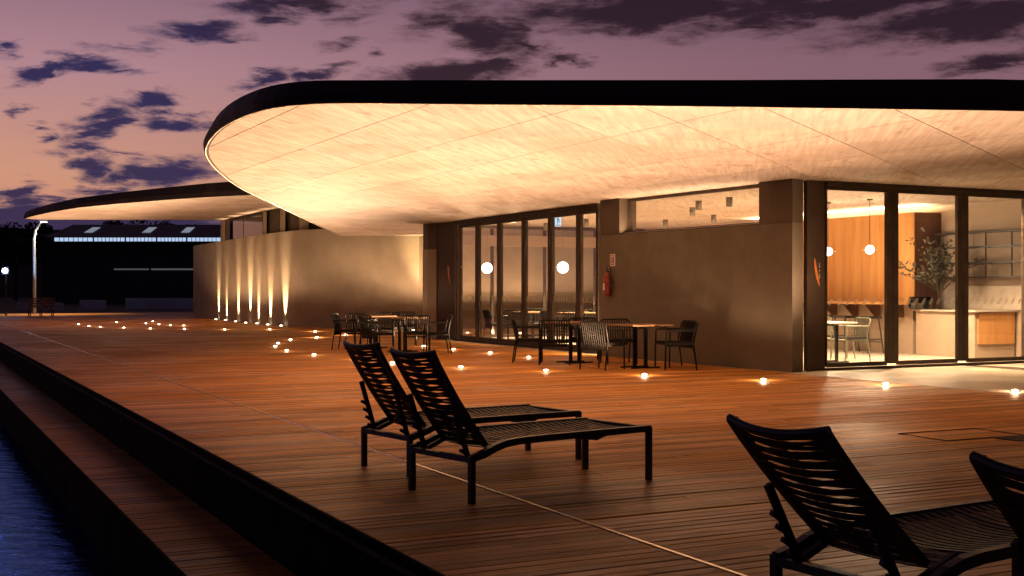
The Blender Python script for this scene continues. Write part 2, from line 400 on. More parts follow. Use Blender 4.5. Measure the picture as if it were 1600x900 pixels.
# ================================================================== SETTING
g = MB()
g.add([uv(2.2, -60, -.9), uv(400, -60, -.9), uv(400, 900, -.9), uv(-900, 900, -.9), uv(-900, 76, -.9), uv(2.2, 76, -.9)], [(0, 1, 2, 3, 4, 5)])
struct('ground', g, M['land'])
g = MB(); g.add([uv(-900, -80, -1.1), uv(2.6, -80, -1.1), uv(2.6, 80, -1.1), uv(-900, 80, -1.1)], [(0, 1, 2, 3)])
struct('water', g, M['water'])
# far land at deck level behind the deck
g = MB(); P = [uv(-300, 73.2), uv(2.3, 73.2), uv(60, 73.2), uv(200, 400), uv(-700, 400)]
g.prism(P, -.88, -.05); struct('far_ground', g, M['land'])

# upper deck
U0, U1, PITCH, T = 2.30, 12.80, .102, .03
deck = struct('deck', MB().prism([uv(U0 + .02, .2), uv(U1, .2), uv(U1, 31.2), uv(26, 31.2), uv(26, 73), uv(U0 + .02, 73)], -.12, -.034), M['black'])
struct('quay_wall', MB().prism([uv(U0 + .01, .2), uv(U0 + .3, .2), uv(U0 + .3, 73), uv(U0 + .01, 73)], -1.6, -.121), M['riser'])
trnd = random.Random(21)
def plank_mb(u0, u1, s0, dz):
    m = MB(); s1 = s0 + PITCH - .008; c = .0035; tl = trnd.uniform(-.0016, .0016)
    z1 = dz; z0 = dz - T
    vs = []
    for u in (u0 + .002, u1 - .002):
        vs += [uv(u, s0, z0), uv(u, s0, z1 - c), uv(u, s0 + c, z1 + tl), uv(u, s1 - c, z1 - tl), uv(u, s1, z1 - c), uv(u, s1, z0)]
    fs = [(i, i + 1, i + 7, i + 6) for i in range(5)] + [tuple(range(6))[::-1], tuple(range(6, 12))]
    return m.add(vs, fs)
planks = []
rnd = random.Random(3)
nrow = int((73 - .4) / PITCH)
for i in range(nrow):
    s0 = .3 + i * PITCH
    planks.append((U0, 3.53, s0, rnd.uniform(-.0012, .0012)))
    u = 3.572; hi = U1 - .01 if s0 < 31.2 else 25.9
    first = True
    while u < hi - .01:
        L = rnd.uniform(.9, 2.9) if first else rnd.choice((2.4, 2.8, 3.2)); first = False
        e = min(u + L, hi)
        if hi - e < .5: e = hi
        planks.append((u, e, s0, rnd.uniform(-.0014, .0014))); u = e
def vis(pl):
    c = uv((pl[0] + pl[1]) / 2, pl[2])
    if c.y < 4.6: return 0
    px = 800 + F * c.x / c.y; py = YH + F * HC / c.y
    if not (-300 < px < 1900) or py > 960: return 0
    return (pl[1] - pl[0]) / c.y ** 2
order = sorted(planks, key=vis, reverse=True)
near, farp = order[:296], order[296:]
for pl in near:
    plank_mb(*pl).build('plank', M['deck'], deck)
mb = MB()
for pl in farp:
    q = plank_mb(*pl); mb.add(q.v, q.f)
o = mb.build('plank_field', M['deck'], deck); o['kind'] = 'stuff'
mb = MB(); mb.bar(uv(U0 - .012, .3, -.03), uv(U0 - .012, 73, -.03), .02, .06); mb.build('deck_edge_trim', M['riser'], deck)
# lower landing board along the water
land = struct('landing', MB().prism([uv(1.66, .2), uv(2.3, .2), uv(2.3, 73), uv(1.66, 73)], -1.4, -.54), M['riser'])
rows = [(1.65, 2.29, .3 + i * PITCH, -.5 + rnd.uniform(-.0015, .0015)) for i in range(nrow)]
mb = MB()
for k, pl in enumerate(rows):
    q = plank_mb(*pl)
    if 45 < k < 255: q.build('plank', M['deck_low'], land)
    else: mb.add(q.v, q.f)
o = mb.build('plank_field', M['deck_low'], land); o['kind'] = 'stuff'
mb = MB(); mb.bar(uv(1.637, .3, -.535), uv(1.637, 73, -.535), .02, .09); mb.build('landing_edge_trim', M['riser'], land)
# steel strip in the deck, in lengths that tilt a little differently
strip = thing('steel_strip', 'thin steel strip running the length of the wooden deck', 'strip', uv(3.55, 4, 0))
s = 1.0; k = 0
while s < 72:
    L = rnd.choice((.8, 1.6, 2.4, 2.4)) if s < 16 else 3.0
    tl = rnd.choice((rnd.uniform(-.03, .03), rnd.uniform(-.5, .5))) if s > 7.4 else rnd.uniform(-.02, .02)
    MB().bar(uv(3.551, s, -.002), uv(3.551, s + L - .006, -.002), .021, .012, up=tuple((Vector((0, 0, 1)) + Bv * tl).normalized())).build('strip_length', M['strip'], strip)
    s += L
# stone floor by the glazed front, and threshold
st = struct('stone_floor', MB().prism([uv(U1 + .004, .2), uv(30, .2), uv(30, 15.9), uv(U1 + .004, 15.9)], -.3, -.034), M['black'])
for i in range(4):
    for j in range(5):
        u0 = U1 + .012 + i * 1.2; s0 = 15.74 - (j + 1) * 1.2
        MB().prism([uv(u0, s0), uv(u0 + 1.194, s0), uv(u0 + 1.194, s0 + 1.194), uv(u0, s0 + 1.194)], -.034, .003).build('paving_slab', M['stone'], st)
MB().prism([uv(U1 + .012 + 4.8, .3), uv(29, .3), uv(29, 15.73), uv(U1 + .012 + 4.8, 15.73)], -.034, .002).build('outer_paving', M['stone'], st)
# service hatch in the deck with a small grate
hc_ = us(G(1530, 682))
hatch = thing('deck_hatch', 'flush wooden service hatch with small black grate in the deck', 'hatch', uv(*hc_))
def rect_frame(m, u0, u1, s0, s1, z, w_, h_):
    m.bar(uv(u0, s0, z), uv(u1, s0, z), w_, h_); m.bar(uv(u0, s1, z), uv(u1, s1, z), w_, h_)
    m.bar(uv(u0, s0 + w_ / 2, z), uv(u0, s1 - w_ / 2, z), w_, h_); m.bar(uv(u1, s0 + w_ / 2, z), uv(u1, s1 - w_ / 2, z), w_, h_); return m
hu, hs = hc_
rect_frame(MB(), hu - .52, hu + .45, hs - .12, hs + .48, .002, .008, .010).build('hatch_frame', M['veneer_dark'], hatch)
rect_frame(MB(), hu + .02, hu + .36, hs - .42, hs - .16, .004, .02, .012).build('grate_frame', M['steel_black'], hatch)
for k in range(9):
    MB().bar(uv(hu + .05 + k * .035, hs - .41, .004), uv(hu + .05 + k * .035, hs - .17, .004), .016, .012).build('grate_bar', M['steel_black'], hatch)

# ================================================================== MAIN PAVILION
ZC, ZW = 3.15, 2.44
pav = thing('pavilion', 'low glass fronted pavilion under a big floating concrete canopy', 'building', uv(13, 20))
P1, P2, P3 = G(936, 556), G(1238, 582), G(1255, 580.5)
wd = (P2 - P1).normalized(); wn_ = Vector((wd.y, -wd.x, 0)); wn_ = wn_ if wn_.dot(Bv) > 0 else -wn_
def on_wall(px):        # point of the front wall's line seen at photo column px
    k = (px - 800) / F; t_ = (k * P1.y - P1.x) / (wd.x - k * wd.y); return P1 + wd * t_
MB().prism([P1, P2, P3, P3 + wn_ * .1 - wd * .25, P1 + wn_ * .42], 0, ZW).build('front_wall', M['wall'], pav)
ins = wn_ * .012
A0, A1 = on_wall(937), on_wall(967)
MB().prism([A0 + ins, A1 + ins, A1 + wn_ * .42, A0 + wn_ * .42], ZW + .004, ZC - .002).build('wall_block', M['block'], pav)
B0 = on_wall(1185)
MB().prism([B0 + ins, P2 + ins - wd * .01, P3 - wd * .02 + wn_ * .02, P3 + wn_ * .1 - wd * .2, B0 + wn_ * .42], ZW + .004, ZC - .002).build('wall_block', M['block'], pav)
# clerestory window between the blocks
cw = bpy.data.objects.new('clerestory_window', None); COL.objects.link(cw); cw.parent = pav; cw.location = on_wall(1080) - wloc(pav)
rec = wn_ * .24; c0 = A1 + rec + wd * .01; c1 = B0 + rec - wd * .004
fr = MB()
fr.bar(c0 + Vector((0, 0, ZC - .035)), c1 + Vector((0, 0, ZC - .035)), .06, .06); fr.bar(c0 + Vector((0, 0, ZW + .03)), c1 + Vector((0, 0, ZW + .03)), .06, .05)
for q in (c0 + wd * .02, c1 - wd * .02): fr.bar(q + Vector((0, 0, ZW + .056)), q + Vector((0, 0, ZC - .066)), .04, .05)
fr.build('frame', M['frame'], cw)
mid = on_wall(1075) + rec
for q0, q1 in ((c0 + wd * .045, mid - wd * .004), (mid + wd * .004, c1 - wd * .045)):
    MB().prism([q0, q1, q1 + wn_ * .008, q0 + wn_ * .008], ZW + .056, ZC - .066).build('pane', M['glass'], cw)
MB().prism([A1 + wn_ * .03, B0 + wn_ * .03, B0 + wn_ * .2, A1 + wn_ * .2], ZW + .001, ZW + .014).build('sill', M['frame'], cw)

# LED line on the ledge below the strip window
l0, l1 = A1 + wn_ * .12, B0 + wn_ * .12
l = lamp('ledge_led', 'AREA', Z2((l0 + l1) / 2, ZW + .04), 70, WARM, None, shape='RECTANGLE', size=(l1 - l0).length * .96, size_y=.04)
l.rotation_euler = (R(180 + 28), 0, math.atan2(wd.y, wd.x))
MB().bar(Z2(l0, ZW + .024), Z2(l1, ZW + .024), .05, .018).build('led_channel', M['ring'], pav)
# folding doors, recessed
Q0, Q1 = G(713, 532), G(937.5, 553)
dd = (Q1 - Q0).normalized(); dn = Vector((dd.y, -dd.x, 0)); dn = dn if dn.dot(Bv) > 0 else -dn
def on_door(px):
    k = (px - 800) / F; t_ = (k * Q0.y - Q0.x) / (dd.x - k * dd.y); return Q0 + dd * t_
def Z(p, z): return Vector((p.x, p.y, z))
fr = MB(); fr.bar(Z(Q0, ZC - .055), Z(Q1, ZC - .055), .12, .10); fr.bar(Z(Q0, .03), Z(Q1, .03), .12, .06)
fr.bar(Z(on_door(715.5), .06), Z(on_door(715.5), ZC - .105), .09, .10, up=tuple(dd))
fr.build('door_frame', M['frame'], pav)
edges = [(719, 746.5), (747.8, 780.5), (781.8, 819.2), (820.5, 860.6), (862, 905), (906.4, 936.5)]
for k, (e0, e1) in enumerate(edges):
    a_, b_ = on_door(e0), on_door(e1); dv = (b_ - a_).normalized()
    dr = bpy.data.objects.new('folding_door', None); COL.objects.link(dr); dr.parent = pav; dr.location = a_ - wloc(pav)
    f2 = MB(); sw = .085
    for q in (a_ + dv * sw / 2, b_ - dv * sw / 2): f2.box(Z(q, (ZC - .045) / 2 + 0), (sw, .07, ZC - .045 - .13), rz=math.atan2(dv.y, dv.x))
    for z_, h_ in ((.105, .085), (ZC - .155, .09)): f2.box(Z((a_ + b_) / 2, z_), ((b_ - a_).length - 2 * sw, .06, h_), rz=math.atan2(dv.y, dv.x))
    f2.build('frame', M['frame'], dr)
    ga, gb = a_ + dv * sw, b_ - dv * sw
    MB().prism([ga - dn * .004, gb - dn * .004, gb + dn * .004, ga + dn * .004], .148, ZC - .2).build('pane', M['glass'], dr)
    ds = MB(); n_ = max(4, int((gb - ga).length / .105))
    for i in range(n_):
        q = ga + (gb - ga) * ((i + .3) / n_); q2 = q + dv * .04; off = -dn * .008; sh = dv * .018
        ds.add([Z(q + off, 1.06), Z(q2 + off, 1.06), Z(q2 + off + sh, 1.19), Z(q + off + sh, 1.19)], [(0, 1, 2, 3)])
    ds.build('frosted_dashes', M['frost'], dr)
    hd = MB(); q = b_ - dv * .04 - dn * .06
    hd.tube([Z(q + dn * .03, 1.0), Z(q, 1.0), Z(q, .86)], .011, 6); hd.build('handle', M['steel_black'], dr)
# wall stub and dark sign panel left of the doors
S0, S1, S2 = G(667.5, 529.0), G(682, 529.6), G(712, 531.8)
bk = (S0 - G(650, 527)).normalized()
dirv = Av * .32
MB().prism([S0, S1, S1 + dirv, S0 + dirv], 0, ZW).build('wall_stub', M['wall2'], pav)
MB().prism([S0 + Vector((.012, .02, 0)), S1 + Vector((0, .02, 0)), S1 + dirv, S0 + dirv + Vector((.012, 0, 0))], ZW + .004, ZC - .002).build('wall_block', M['block'], pav)
pn_l = MB().prism([S1 + Vector((.006, .03, 0)), S2 + Vector((-.012, 0, 0)), S2 + Vector((-.012, 0, 0)) + Bv * .16, S1 + Av * .3], 0, ZC - .003).build('sign_panel', M['dark_panel'], pav)
# glazed front to the right: panel, door leaves
F0 = G(1259, 580.0)
def fp(t_): return F0 + Bv * t_
MB().prism([fp(.03), fp(.40), fp(.40) + Av * .09, fp(.03) + Av * .09], 0, ZC - .003).build('sign_panel', M['dark_panel'], pav)
fr = MB(); fr.bar(Z(fp(.41), ZC - .04), Z(fp(9.4), ZC - .04), .12, .07); fr.bar(Z(fp(.41), .02), Z(fp(9.4), .02), .12, .04)
fr.build('door_frame', M['frame'], pav)
t0 = .41
for k, (e0, e1) in enumerate([(.41, 1.865), (1.872, 3.52), (3.527, 5.18), (5.187, 6.84), (6.847, 8.5)]):
    dr = bpy.data.objects.new('glass_door', None); COL.objects.link(dr); dr.parent = pav; dr.location = fp(e0) - wloc(pav)
    a_, b_ = fp(e0), fp(e1); f2 = MB(); rz = math.atan2(SB, CB)
    swl = .018 if k == 0 else .125; sw = .125
    f2.box(Z(a_ + Bv * swl / 2, ZC / 2), (swl, .07, ZC - .16), rz=rz); f2.box(Z(b_ - Bv * sw / 2, ZC / 2), (sw, .07, ZC - .16), rz=rz)
    for z_, h_ in ((.085, .07), (ZC - .11, .07)): f2.box(Z((a_ + Bv * swl + b_ - Bv * sw) / 2, z_), (e1 - e0 - sw - swl, .06, h_), rz=rz)
    f2.build('frame', M['frame'], dr)
    ga, gb = a_ + Bv * swl, b_ - Bv * sw
    MB().prism([ga - Av * .004, gb - Av * .004, gb + Av * .004, ga + Av * .004], .12, ZC - .145).build('pane', M['glass'], dr)
    ds = MB(); n_ = int((gb - ga).length / .165)
    for i in range(n_):       # leaf shaped frosted marks
        q = ga + (gb - ga) * ((i + .5) / n_) - Av * .008
        pts = []
        for j in range(8):
            an = 2 * math.pi * j / 8; x_ = .04 * math.cos(an); z_ = .062 * math.sin(an)
            pts.append(Z(q + Bv * (x_ + z_ * .6), 1.14 + z_))
        ds.add(pts, [tuple(range(8))])
    ds.build('frosted_leaves', M['frost'], dr)
# rear glazed end towards the second pavilion
e0, e1 = uv(13.2, 31.0), uv(19.9, 31.0)
fr = MB(); fr.bar(Z(e0, ZC - .05), Z(e1, ZC - .05), .10, .09); fr.bar(Z(e0, .03), Z(e1, .03), .1, .06)
for k in range(5):
    q = e0 + (e1 - e0) * (k / 4); fr.bar(Z(q, .06), Z(q, ZC - .095), .06, .08, up=tuple(Bv))
fr.build('end_frame', M['frame'], pav)
for k in range(4):
    q0 = e0 + (e1 - e0) * (k / 4) + Bv * .04; q1 = e0 + (e1 - e0) * ((k + 1) / 4) - Bv * .04
    MB().prism([q0, q1, q1 + Av * .008, q0 + Av * .008], .06, ZC - .095).build('end_pane', M['glass'], pav)
MB().prism([e0 + Bv * .04 - Av * .2, e1 - Av * .2, e1 - Av * .08, e0 + Bv * .04 - Av * .08], 2.56, 2.86).build('bulkhead', M['plaster'], pav)
# inside shell
MB().prism([uv(12.86, 15.76), uv(20.4, 15.76), uv(20.4, 31.18), uv(12.86, 31.18)], -.2, -.002).build('indoor_floor', M['indoor_floor'], pav)
MB().prism([uv(19.95, 15.9), uv(20.15, 15.9), uv(20.15, 31.0), uv(19.95, 31.0)], 0, ZC - .004).build('back_wall', M['plaster'], pav)
MB().prism([uv(19.905, 16.0), uv(19.945, 16.0), uv(19.945, 19.2), uv(19.905, 19.2)], .94, 1.42).build('splash_panel', M['tile'], pav)
# timber clad core, in tall veneer boards
core = MB().prism([uv(19.19, 19.32), uv(19.94, 19.32), uv(19.94, 25.4), uv(19.19, 25.4)], 0, 2.98).build('timber_core', M['veneer_dark'], pav)
for k in range(10):
    s0 = 19.325 + k * .6
    MB().prism([uv(19.165, s0), uv(19.188, s0), uv(19.188, s0 + .594), uv(19.165, s0 + .594)], .01, 2.975).build('veneer_board', M['veneer'], core)

# ---- canopy
edge_px = [(1600, 172), (1400, 169), (1200, 166), (1000, 163.5), (800, 162), (650, 160.5), (560, 159.5), (500, 160), (455, 163), (420, 168), (390, 176), (360, 189), (340, 202), (326, 217),
           (319, 232), (320, 243), (328, 256), (342, 270), (362, 286), (386, 300), (415, 313), (452, 331), (490, 349), (530, 368)]
rim = [H(x, y, ZC) for x, y in edge_px]
rim = [uv(26, 2.0, ZC), uv(21, -.6 + 2.6, ZC), uv(16.5, 4.6, ZC)] + [p for p in rim] + [H(660, 368, ZC), Vector((3, 42.5, ZC)), uv(24, 32, ZC), uv(27, 20, ZC)]
rim[0] = Vector((19, 19, ZC)); rim[1] = Vector((14.5, 14.6, ZC)); rim[2] = Vector((9, 12.9, ZC))
def smooth_loop(P, it=1, keep=()):
    for _ in range(it):
        out = []
        for i in range(len(P)):
            a_, b_ = P[i], P[(i + 1) % len(P)]
            if i in keep and _ == 0: pass
            out += [a_ * .75 + b_ * .25, a_ * .25 + b_ * .75]
        P = out
    return P
corner = len(rim) - 5        # far left corner stays crisp
rs = []
for i, p in enumerate(rim):
    if i >= len(rim) - 6: rs.append(p); continue
    q = rim[i + 1]
    rs += ([p] if i == 0 else []) + [p * .75 + q * .25, p * .25 + q * .75]
rim = rs
def area(P): return sum(P[i].x * P[(i + 1) % len(P)].y - P[(i + 1) % len(P)].x * P[i].y for i in range(len(P))) / 2
def inset(P, d):            # move every rim point inwards
    n = len(P); sg = 1 if area(P) > 0 else -1; out = []
    for i in range(n):
        t_ = (P[(i + 1) % n] - P[i - 1]); t_.z = 0; t_.normalize(); out.append(P[i] + Vector((-t_.y, t_.x, 0)) * d * sg)
    return out
def clip(poly, a_, b_, c_):   # keep a*x+b*y<=c
    out = []
    for i in range(len(poly)):
        p, q = poly[i], poly[(i + 1) % len(poly)]; dp, dq = a_ * p[0] + b_ * p[1] - c_, a_ * q[0] + b_ * q[1] - c_
        if dp <= 0: out.append(p)
        if dp * dq < 0:
            t_ = dp / (dp - dq); out.append((p[0] + (q[0] - p[0]) * t_, p[1] + (q[1] - p[1]) * t_))
    return out
def roof(parent, rim, z, hts, mats, name):
    """rim: outline at the underside; hts: fascia height per point"""
    lo = inset(rim, 0.0); top = inset(rim, .07); m = MB(); n = len(rim)
    body = inset(rim, .05)
    vs = [Vector((p.x, p.y, z - .004)) for p in lo] + [Vector((p.x, p.y, z + h * .35)) for p, h in zip(inset(rim, -.015), hts)] + \
         [Vector((p.x, p.y, z + h)) for p, h in zip(top, hts)] + [Vector((p.x, p.y, z + .035)) for p in body] + [Vector((p.x, p.y, z - .004)) for p in body]
    fs = []
    for r0, r1 in ((0, 1), (1, 2), (3, 4), (4, 0)):
        fs += [(r0 * n + i, r0 * n + (i + 1) % n, r1 * n + (i + 1) % n, r1 * n + i) for i in range(n)]
    fs += [tuple(range(2 * n, 3 * n)), tuple(range(3 * n, 4 * n))[::-1]]
    m.add(vs, fs); ro = m.build(name, mats, parent); return ro, body
hts = [.222 + .10 * max(0, min(1, p.x / 5)) + .02 * max(0, min(1, (-1.5 - p.x) / 1.5)) for p in rim]
canopy, body = roof(pav, rim, ZC, hts, M['fascia'], 'canopy_roof')
dm = MB(); dm.tube([Vector((p.x, p.y, ZC - .002)) for p in inset(rim, .012)], .011, 6, closed=True); dm.build('drip_edge', M['drip'], canopy)
b2 = [(p.x, p.y) for p in inset(rim, .055)]
ulines = [-1.0, .9, 2.2, 3.5, 4.6, 6.0, 7.5, 9.65, 11.6, 13.7, 16.0, 18.5, 21.5, 25, 30]
flines = [-12, -9.6, -8, -6.6, -5.2, -3.8, -2.5, -1.15, .3, 1.75, 3.1, 4.6, 6.2, 8.0, 10, 12.5, 16, 21, 30]
def ceiling_panels(parent, b2, z, ul, fl, f_slope, mat, gap=.0065):
    for i in range(len(ul) - 1):
        for j in range(len(fl) - 1):
            q = clip(b2, -CB, -SB, -(ul[i] + gap)); q = clip(q, CB, SB, ul[i + 1] - gap) if len(q) > 2 else q
            for x0, sg in ((fl[j], -1), (fl[j + 1], 1)):
                if len(q) < 3: break
                k = f_slope(x0); nx, ny = 1 / math.hypot(1, k), -k / math.hypot(1, k)
                q = clip(q, sg * nx, sg * ny, sg * (nx * x0 + ny * 16.0) - gap)
            if len(q) < 3: continue
            V_ = [Vector((x, y, 0)) for x, y in q]
            if abs(area(V_)) < .02: continue
            clean = [p for n_, p in enumerate(V_) if (p - V_[n_ - 1]).length > .002]
            if len(clean) < 3: continue
            MB().prism([(p.x, p.y) for p in clean], z, z + .03).build('ceiling_panel', mat, parent)
ceiling_panels(canopy, b2, ZC, ulines, flines, lambda x: .1 + .053 * (max(-5, min(8, x)) + 3.8), M['concrete'])

# ---- fittings inside the ceiling
CYL = [((1139.6, 308), 'rightmost in the strip window'), ((1091.7, 313.6), 'second from the right in the strip window'), ((1082, 324), 'just left of a nearer one in the strip window'),
       ((1115, 335.5), 'lowest right in the strip window'), ((1039.6, 343), 'leftmost in the strip window'), ((853, 348.5), 'behind the fourth folding door'), ((916, 342), 'behind the last folding door')]
for (pp, where) in CYL:
    p = H(*pp, ZC); t_ = thing('ceiling_downlight', 'small grey cylinder downlight, ' + where, 'downlight', (p.x, p.y, ZC - .19), group='cylinder downlights')
    MB().lathe([(.001, .186), (.065, .186), (.065, 0.0), (.05, 0.0), (.05, .02)], n=16).build('housing', M['grey_cyl'], t_, True)
    MB().lathe([(.05, .02), (.001, .02)], n=16).build('lens', M['downglow'], t_, True)
    l = lamp('downlight_beam', 'SPOT', (p.x, p.y, ZC - .2), 2400, (1, .70, .40), None, spot_size=R(110), spot_blend=.7, shadow_soft_size=.05); l.parent = t_; l.location = (0, 0, -.012)

# ---- wall marks: logos on the sign panels
def crescent(name, o_, ax, hgt, parent, flip=1):
    pts = []; n = 14
    for i in range(n + 1):
        a_ = i / n; z_ = hgt * (.5 - a_); x_ = .24 * hgt * (a_ ** 2 * 1.35 - .35 * a_)
        wd_ = .052 * hgt * math.sin(math.pi * min(1, a_ * .96 + .04)) ** .7
        pts.append((x_, z_, wd_))
    vs = [o_ + ax * x_ + Vector((0, 0, z_)) for x_, z_, w_ in pts] + [o_ + ax * (x_ + 2 * w_ + .002) + Vector((0, 0, z_)) for x_, z_, w_ in pts]
    m = MB(); m.add(vs, [(i, i + 1, n + 2 + i, n + 1 + i) for i in range(n)])
    ob = m.build(name, M['orange'], parent); sm = ob.modifiers.new('thick', 'SOLIDIFY'); sm.thickness = .006; return ob
lp = fp(.175) - Av * .008
lg = thing('wall_logo', 'orange crescent logo with small upright lettering on dark panel by the glazed front', 'logo', Z(lp, 1.4), group='crescent logos')
crescent('crescent', Z(lp, 1.63), Bv, .46, lg)
def letters(o_, ax, hgt, parent, n=13):
    r_ = random.Random(5); m = MB(); st_ = hgt / n
    for i in range(n):
        if i in (4, 7): continue
        z_ = hgt / 2 - st_ * (i + .5); w_ = st_ * r_.uniform(.7, 1.2)
        kind_ = i % 4; b0 = st_ * .62
        def seg(x0, z0, x1, z1): m.add([o_ + ax * x0 + Vector((0, 0, z_ + z0)), o_ + ax * x1 + Vector((0, 0, z_ + z0)), o_ + ax * x1 + Vector((0, 0, z_ + z1)), o_ + ax * x0 + Vector((0, 0, z_ + z1))], [(0, 1, 2, 3)])
        seg(0, -b0 / 2, w_, -b0 / 2 + st_ * .2)
        if kind_ != 1: seg(0, b0 / 2 - st_ * .2, w_, b0 / 2)
        if kind_ in (0, 2): seg(0, -b0 / 2, w_ * .25, b0 / 2)
        if kind_ in (2, 3): seg(w_ * .75, -b0 / 2, w_, b0 / 2)
        if kind_ == 1: seg(w_ * .4, -b0 / 2, w_ * .65, b0 / 2)
    m.build('lettering', M['white'], parent)
letters(Z(fp(.272) - Av * .006, 1.655), Bv, .26, lg)
pc = (S1 * .28 + S2 * .72) + Vector((0, -.03, 0)); axl = (S2 - S1).normalized()
lg2 = thing('wall_logo', 'small orange crescent logo on dark panel left of the folding doors', 'logo', Z(pc, 1.2), group='crescent logos')
pc = S1 + (S2 - S1) * .62; pc = Z(pc - Vector((-axl.y, axl.x, 0)) * .016, 1.74) + Vector((0, -.012, 0))
crescent('crescent', pc, axl, .50, lg2)
letters(pc + axl * .055 + Vector((0, 0, .07)), axl, .30, lg2, 9)

# ---- extinguisher and its sign
ex = on_wall(955.5) - wn_ * .10
fe = thing('fire_extinguisher', 'red fire extinguisher hung on the olive wall beside the folding doors', 'extinguisher', Z(ex, 1.2))
MB().lathe([(.001, 0), (.07, .0), (.082, .03), (.082, .36), (.07, .41), (.035, .45), (.03, .47), (.001, .47)], Z(ex, 1.22), 16).build('cylinder', M['red'], fe)
vh = MB(); vh.tube([Z(ex, 1.68), Z(ex, 1.73)], .02, 8); vh.bar(Z(ex - wd * .02, 1.74), Z(ex + wd * .1, 1.76), .02, .015); vh.bar(Z(ex - wd * .02, 1.715), Z(ex + wd * .08, 1.70), .018, .012)
vh.build('valve', M['steel_black'], fe)
hz = MB(); hz.tube([Z(ex - wd * .01, 1.72), Z(ex + wd * .02 - wn_ * .02, 1.82), Z(ex + wd * .09 - wn_ * .02, 1.84), Z(ex + wd * .12, 1.74), Z(ex + wd * .10 - wn_ * .02, 1.55), Z(ex + wd * .1, 1.36)], .011, 7).build('hose', M['steel_black'], fe)
MB().box(Z(ex + wn_ * .045, 1.5), (.10, .11, .05), rz=math.atan2(wn_.y, wn_.x)).build('bracket', M['steel_black'], fe)
MB().add([Z(ex - wn_ * .084 + wd * .03, 1.33), Z(ex - wn_ * .084 - wd * .03, 1.33), Z(ex - wn_ * .084 - wd * .03, 1.47), Z(ex - wn_ * .084 + wd * .03, 1.47)], [(0, 1, 2, 3)]).build('paper_label', M['white'], fe)
sg_ = on_wall(957.5); sp = Z(sg_ - wn_ * .006, 1.93)
sn = thing('extinguisher_sign', 'small white sign with dark upright symbol above the fire extinguisher', 'sign', Z(sp, 1.82))
rzw = math.atan2(wd.y, wd.x)
MB().box(sp, (.17, .008, .24), rz=rzw).build('plate', M['white'], sn)
sy = MB()
for (x_, z_, a_, b_) in ((-.05, 0, .014, .19), (.05, 0, .014, .19), (0, .09, .1, .014), (0, -.09, .1, .014), (-.016, .01, .014, .1), (.022, .01, .014, .1), (0.003, -.045, .045, .016)):
    sy.box(sp - wn_ * .006 + wd * x_ + Vector((0, 0, z_)), (a_, .004, b_), rz=rzw)
sy.build('symbol', M['red'], sn)

# ================================================================== SECOND PAVILION
ZC2, ZW2 = 4.38, 3.46
pav2 = thing('pavilion', 'smaller pavilion behind with curved sand wall and thin leaf shaped canopy', 'building', uv(14, 48))
wp = [G(302, 495.5), G(322, 497.6), G(345, 500), G(370, 502.8), G(395, 505.4), G(420, 507.8), G(444, 509.6), G(465, 510.9), G(490, 511.8), G(532, 512.6), G(575, 513.3), G(615, 513.9), G(655, 514.4)]
def curve(P, k=2):
    for _ in range(k):
        o_ = [P[0]]
        for a_, b_ in zip(P, P[1:]): o_ += [a_ * .75 + b_ * .25, a_ * .25 + b_ * .75]
        P = o_ + [P[-1]]
    return P
wc = curve(wp)
def wall_strip(P, th, z0, z1, side):
    m = MB(); n = len(P); out = []
    for i in range(n):
        t_ = P[min(i + 1, n - 1)] - P[max(i - 1, 0)]; t_.normalize(); out.append(P[i] + Vector((-t_.y, t_.x, 0)) * th * side)
    vs = []
    for i in range(n): vs += [Z(P[i], z0), Z(P[i], z1), Z(out[i], z1), Z(out[i], z0)]
    fs = []
    for i in range(n - 1):
        for k in range(4): fs.append((i * 4 + k, i * 4 + (k + 1) % 4, i * 4 + 4 + (k + 1) % 4, i * 4 + 4 + k))
    m.add(vs, fs, False); m.add(vs[:4], [(0, 1, 2, 3)]); m.add(vs[-4:], [(3, 2, 1, 0)])
    for i in range(len(m.sm)): m.sm[i] = False
    return m, out
m, inner = wall_strip(wc, .3, 0, ZW2, 1)
w2 = m.build('curved_wall', M['wall2'], pav2)
for pl in w2.data.polygons: pl.use_smooth = len(pl.vertices) == 4
w2.data.set_sharp_from_angle(angle=R(40)) if hasattr(w2.data, 'set_sharp_from_angle') else None
# the wall goes on behind the first pavilion
e = wc[-1]
MB().prism([e + Vector((.03, .35, 0)), e + Vector((9, .9, 0)), e + Vector((9, 1.2, 0)), e + Vector((.03, .65, 0))], 0, ZW2).build('rear_wall', M['wall2'], pav2)
# posts and high window on the wall
def post2(px0, px1, back, name='post', mat='wall2', z0=ZW2 - 1.5, dpt=.35):
    def at(px, off):
        best = min(range(len(wc) - 1), key=lambda i: abs((800 + F * wc[i].x / wc[i].y) - px)); q = wc[best]; k = (px - 800) / F; D = q.y + off; return Vector((k * D, D, 0))
    a_, b_ = at(px0, back), at(px1, back)
    return MB().prism([a_, b_, b_ + Vector((b_.x / b_.y * dpt + .02, dpt, 0)), a_ + Vector((a_.x / a_.y * dpt, dpt, 0))], z0, ZC2 - .003).build(name, M[mat], pav2)
post2(345, 352, .5); post2(352.6, 359, .5, mat='block')
post2(411, 416.5, .5); post2(417, 437, .8, 'infill_panel', 'block'); post2(437.5, 445.5, .45); post2(446, 467, .8, 'infill_panel', 'block'); post2(467.5, 482, .45); post2(483, 520, .8, 'infill_panel', 'block')
pw_ = post2(360, 380, .7, 'pane', 'glass_dark', dpt=.01); post2(380.6, 410, .7, 'pane', 'glass_dark', dpt=.01)
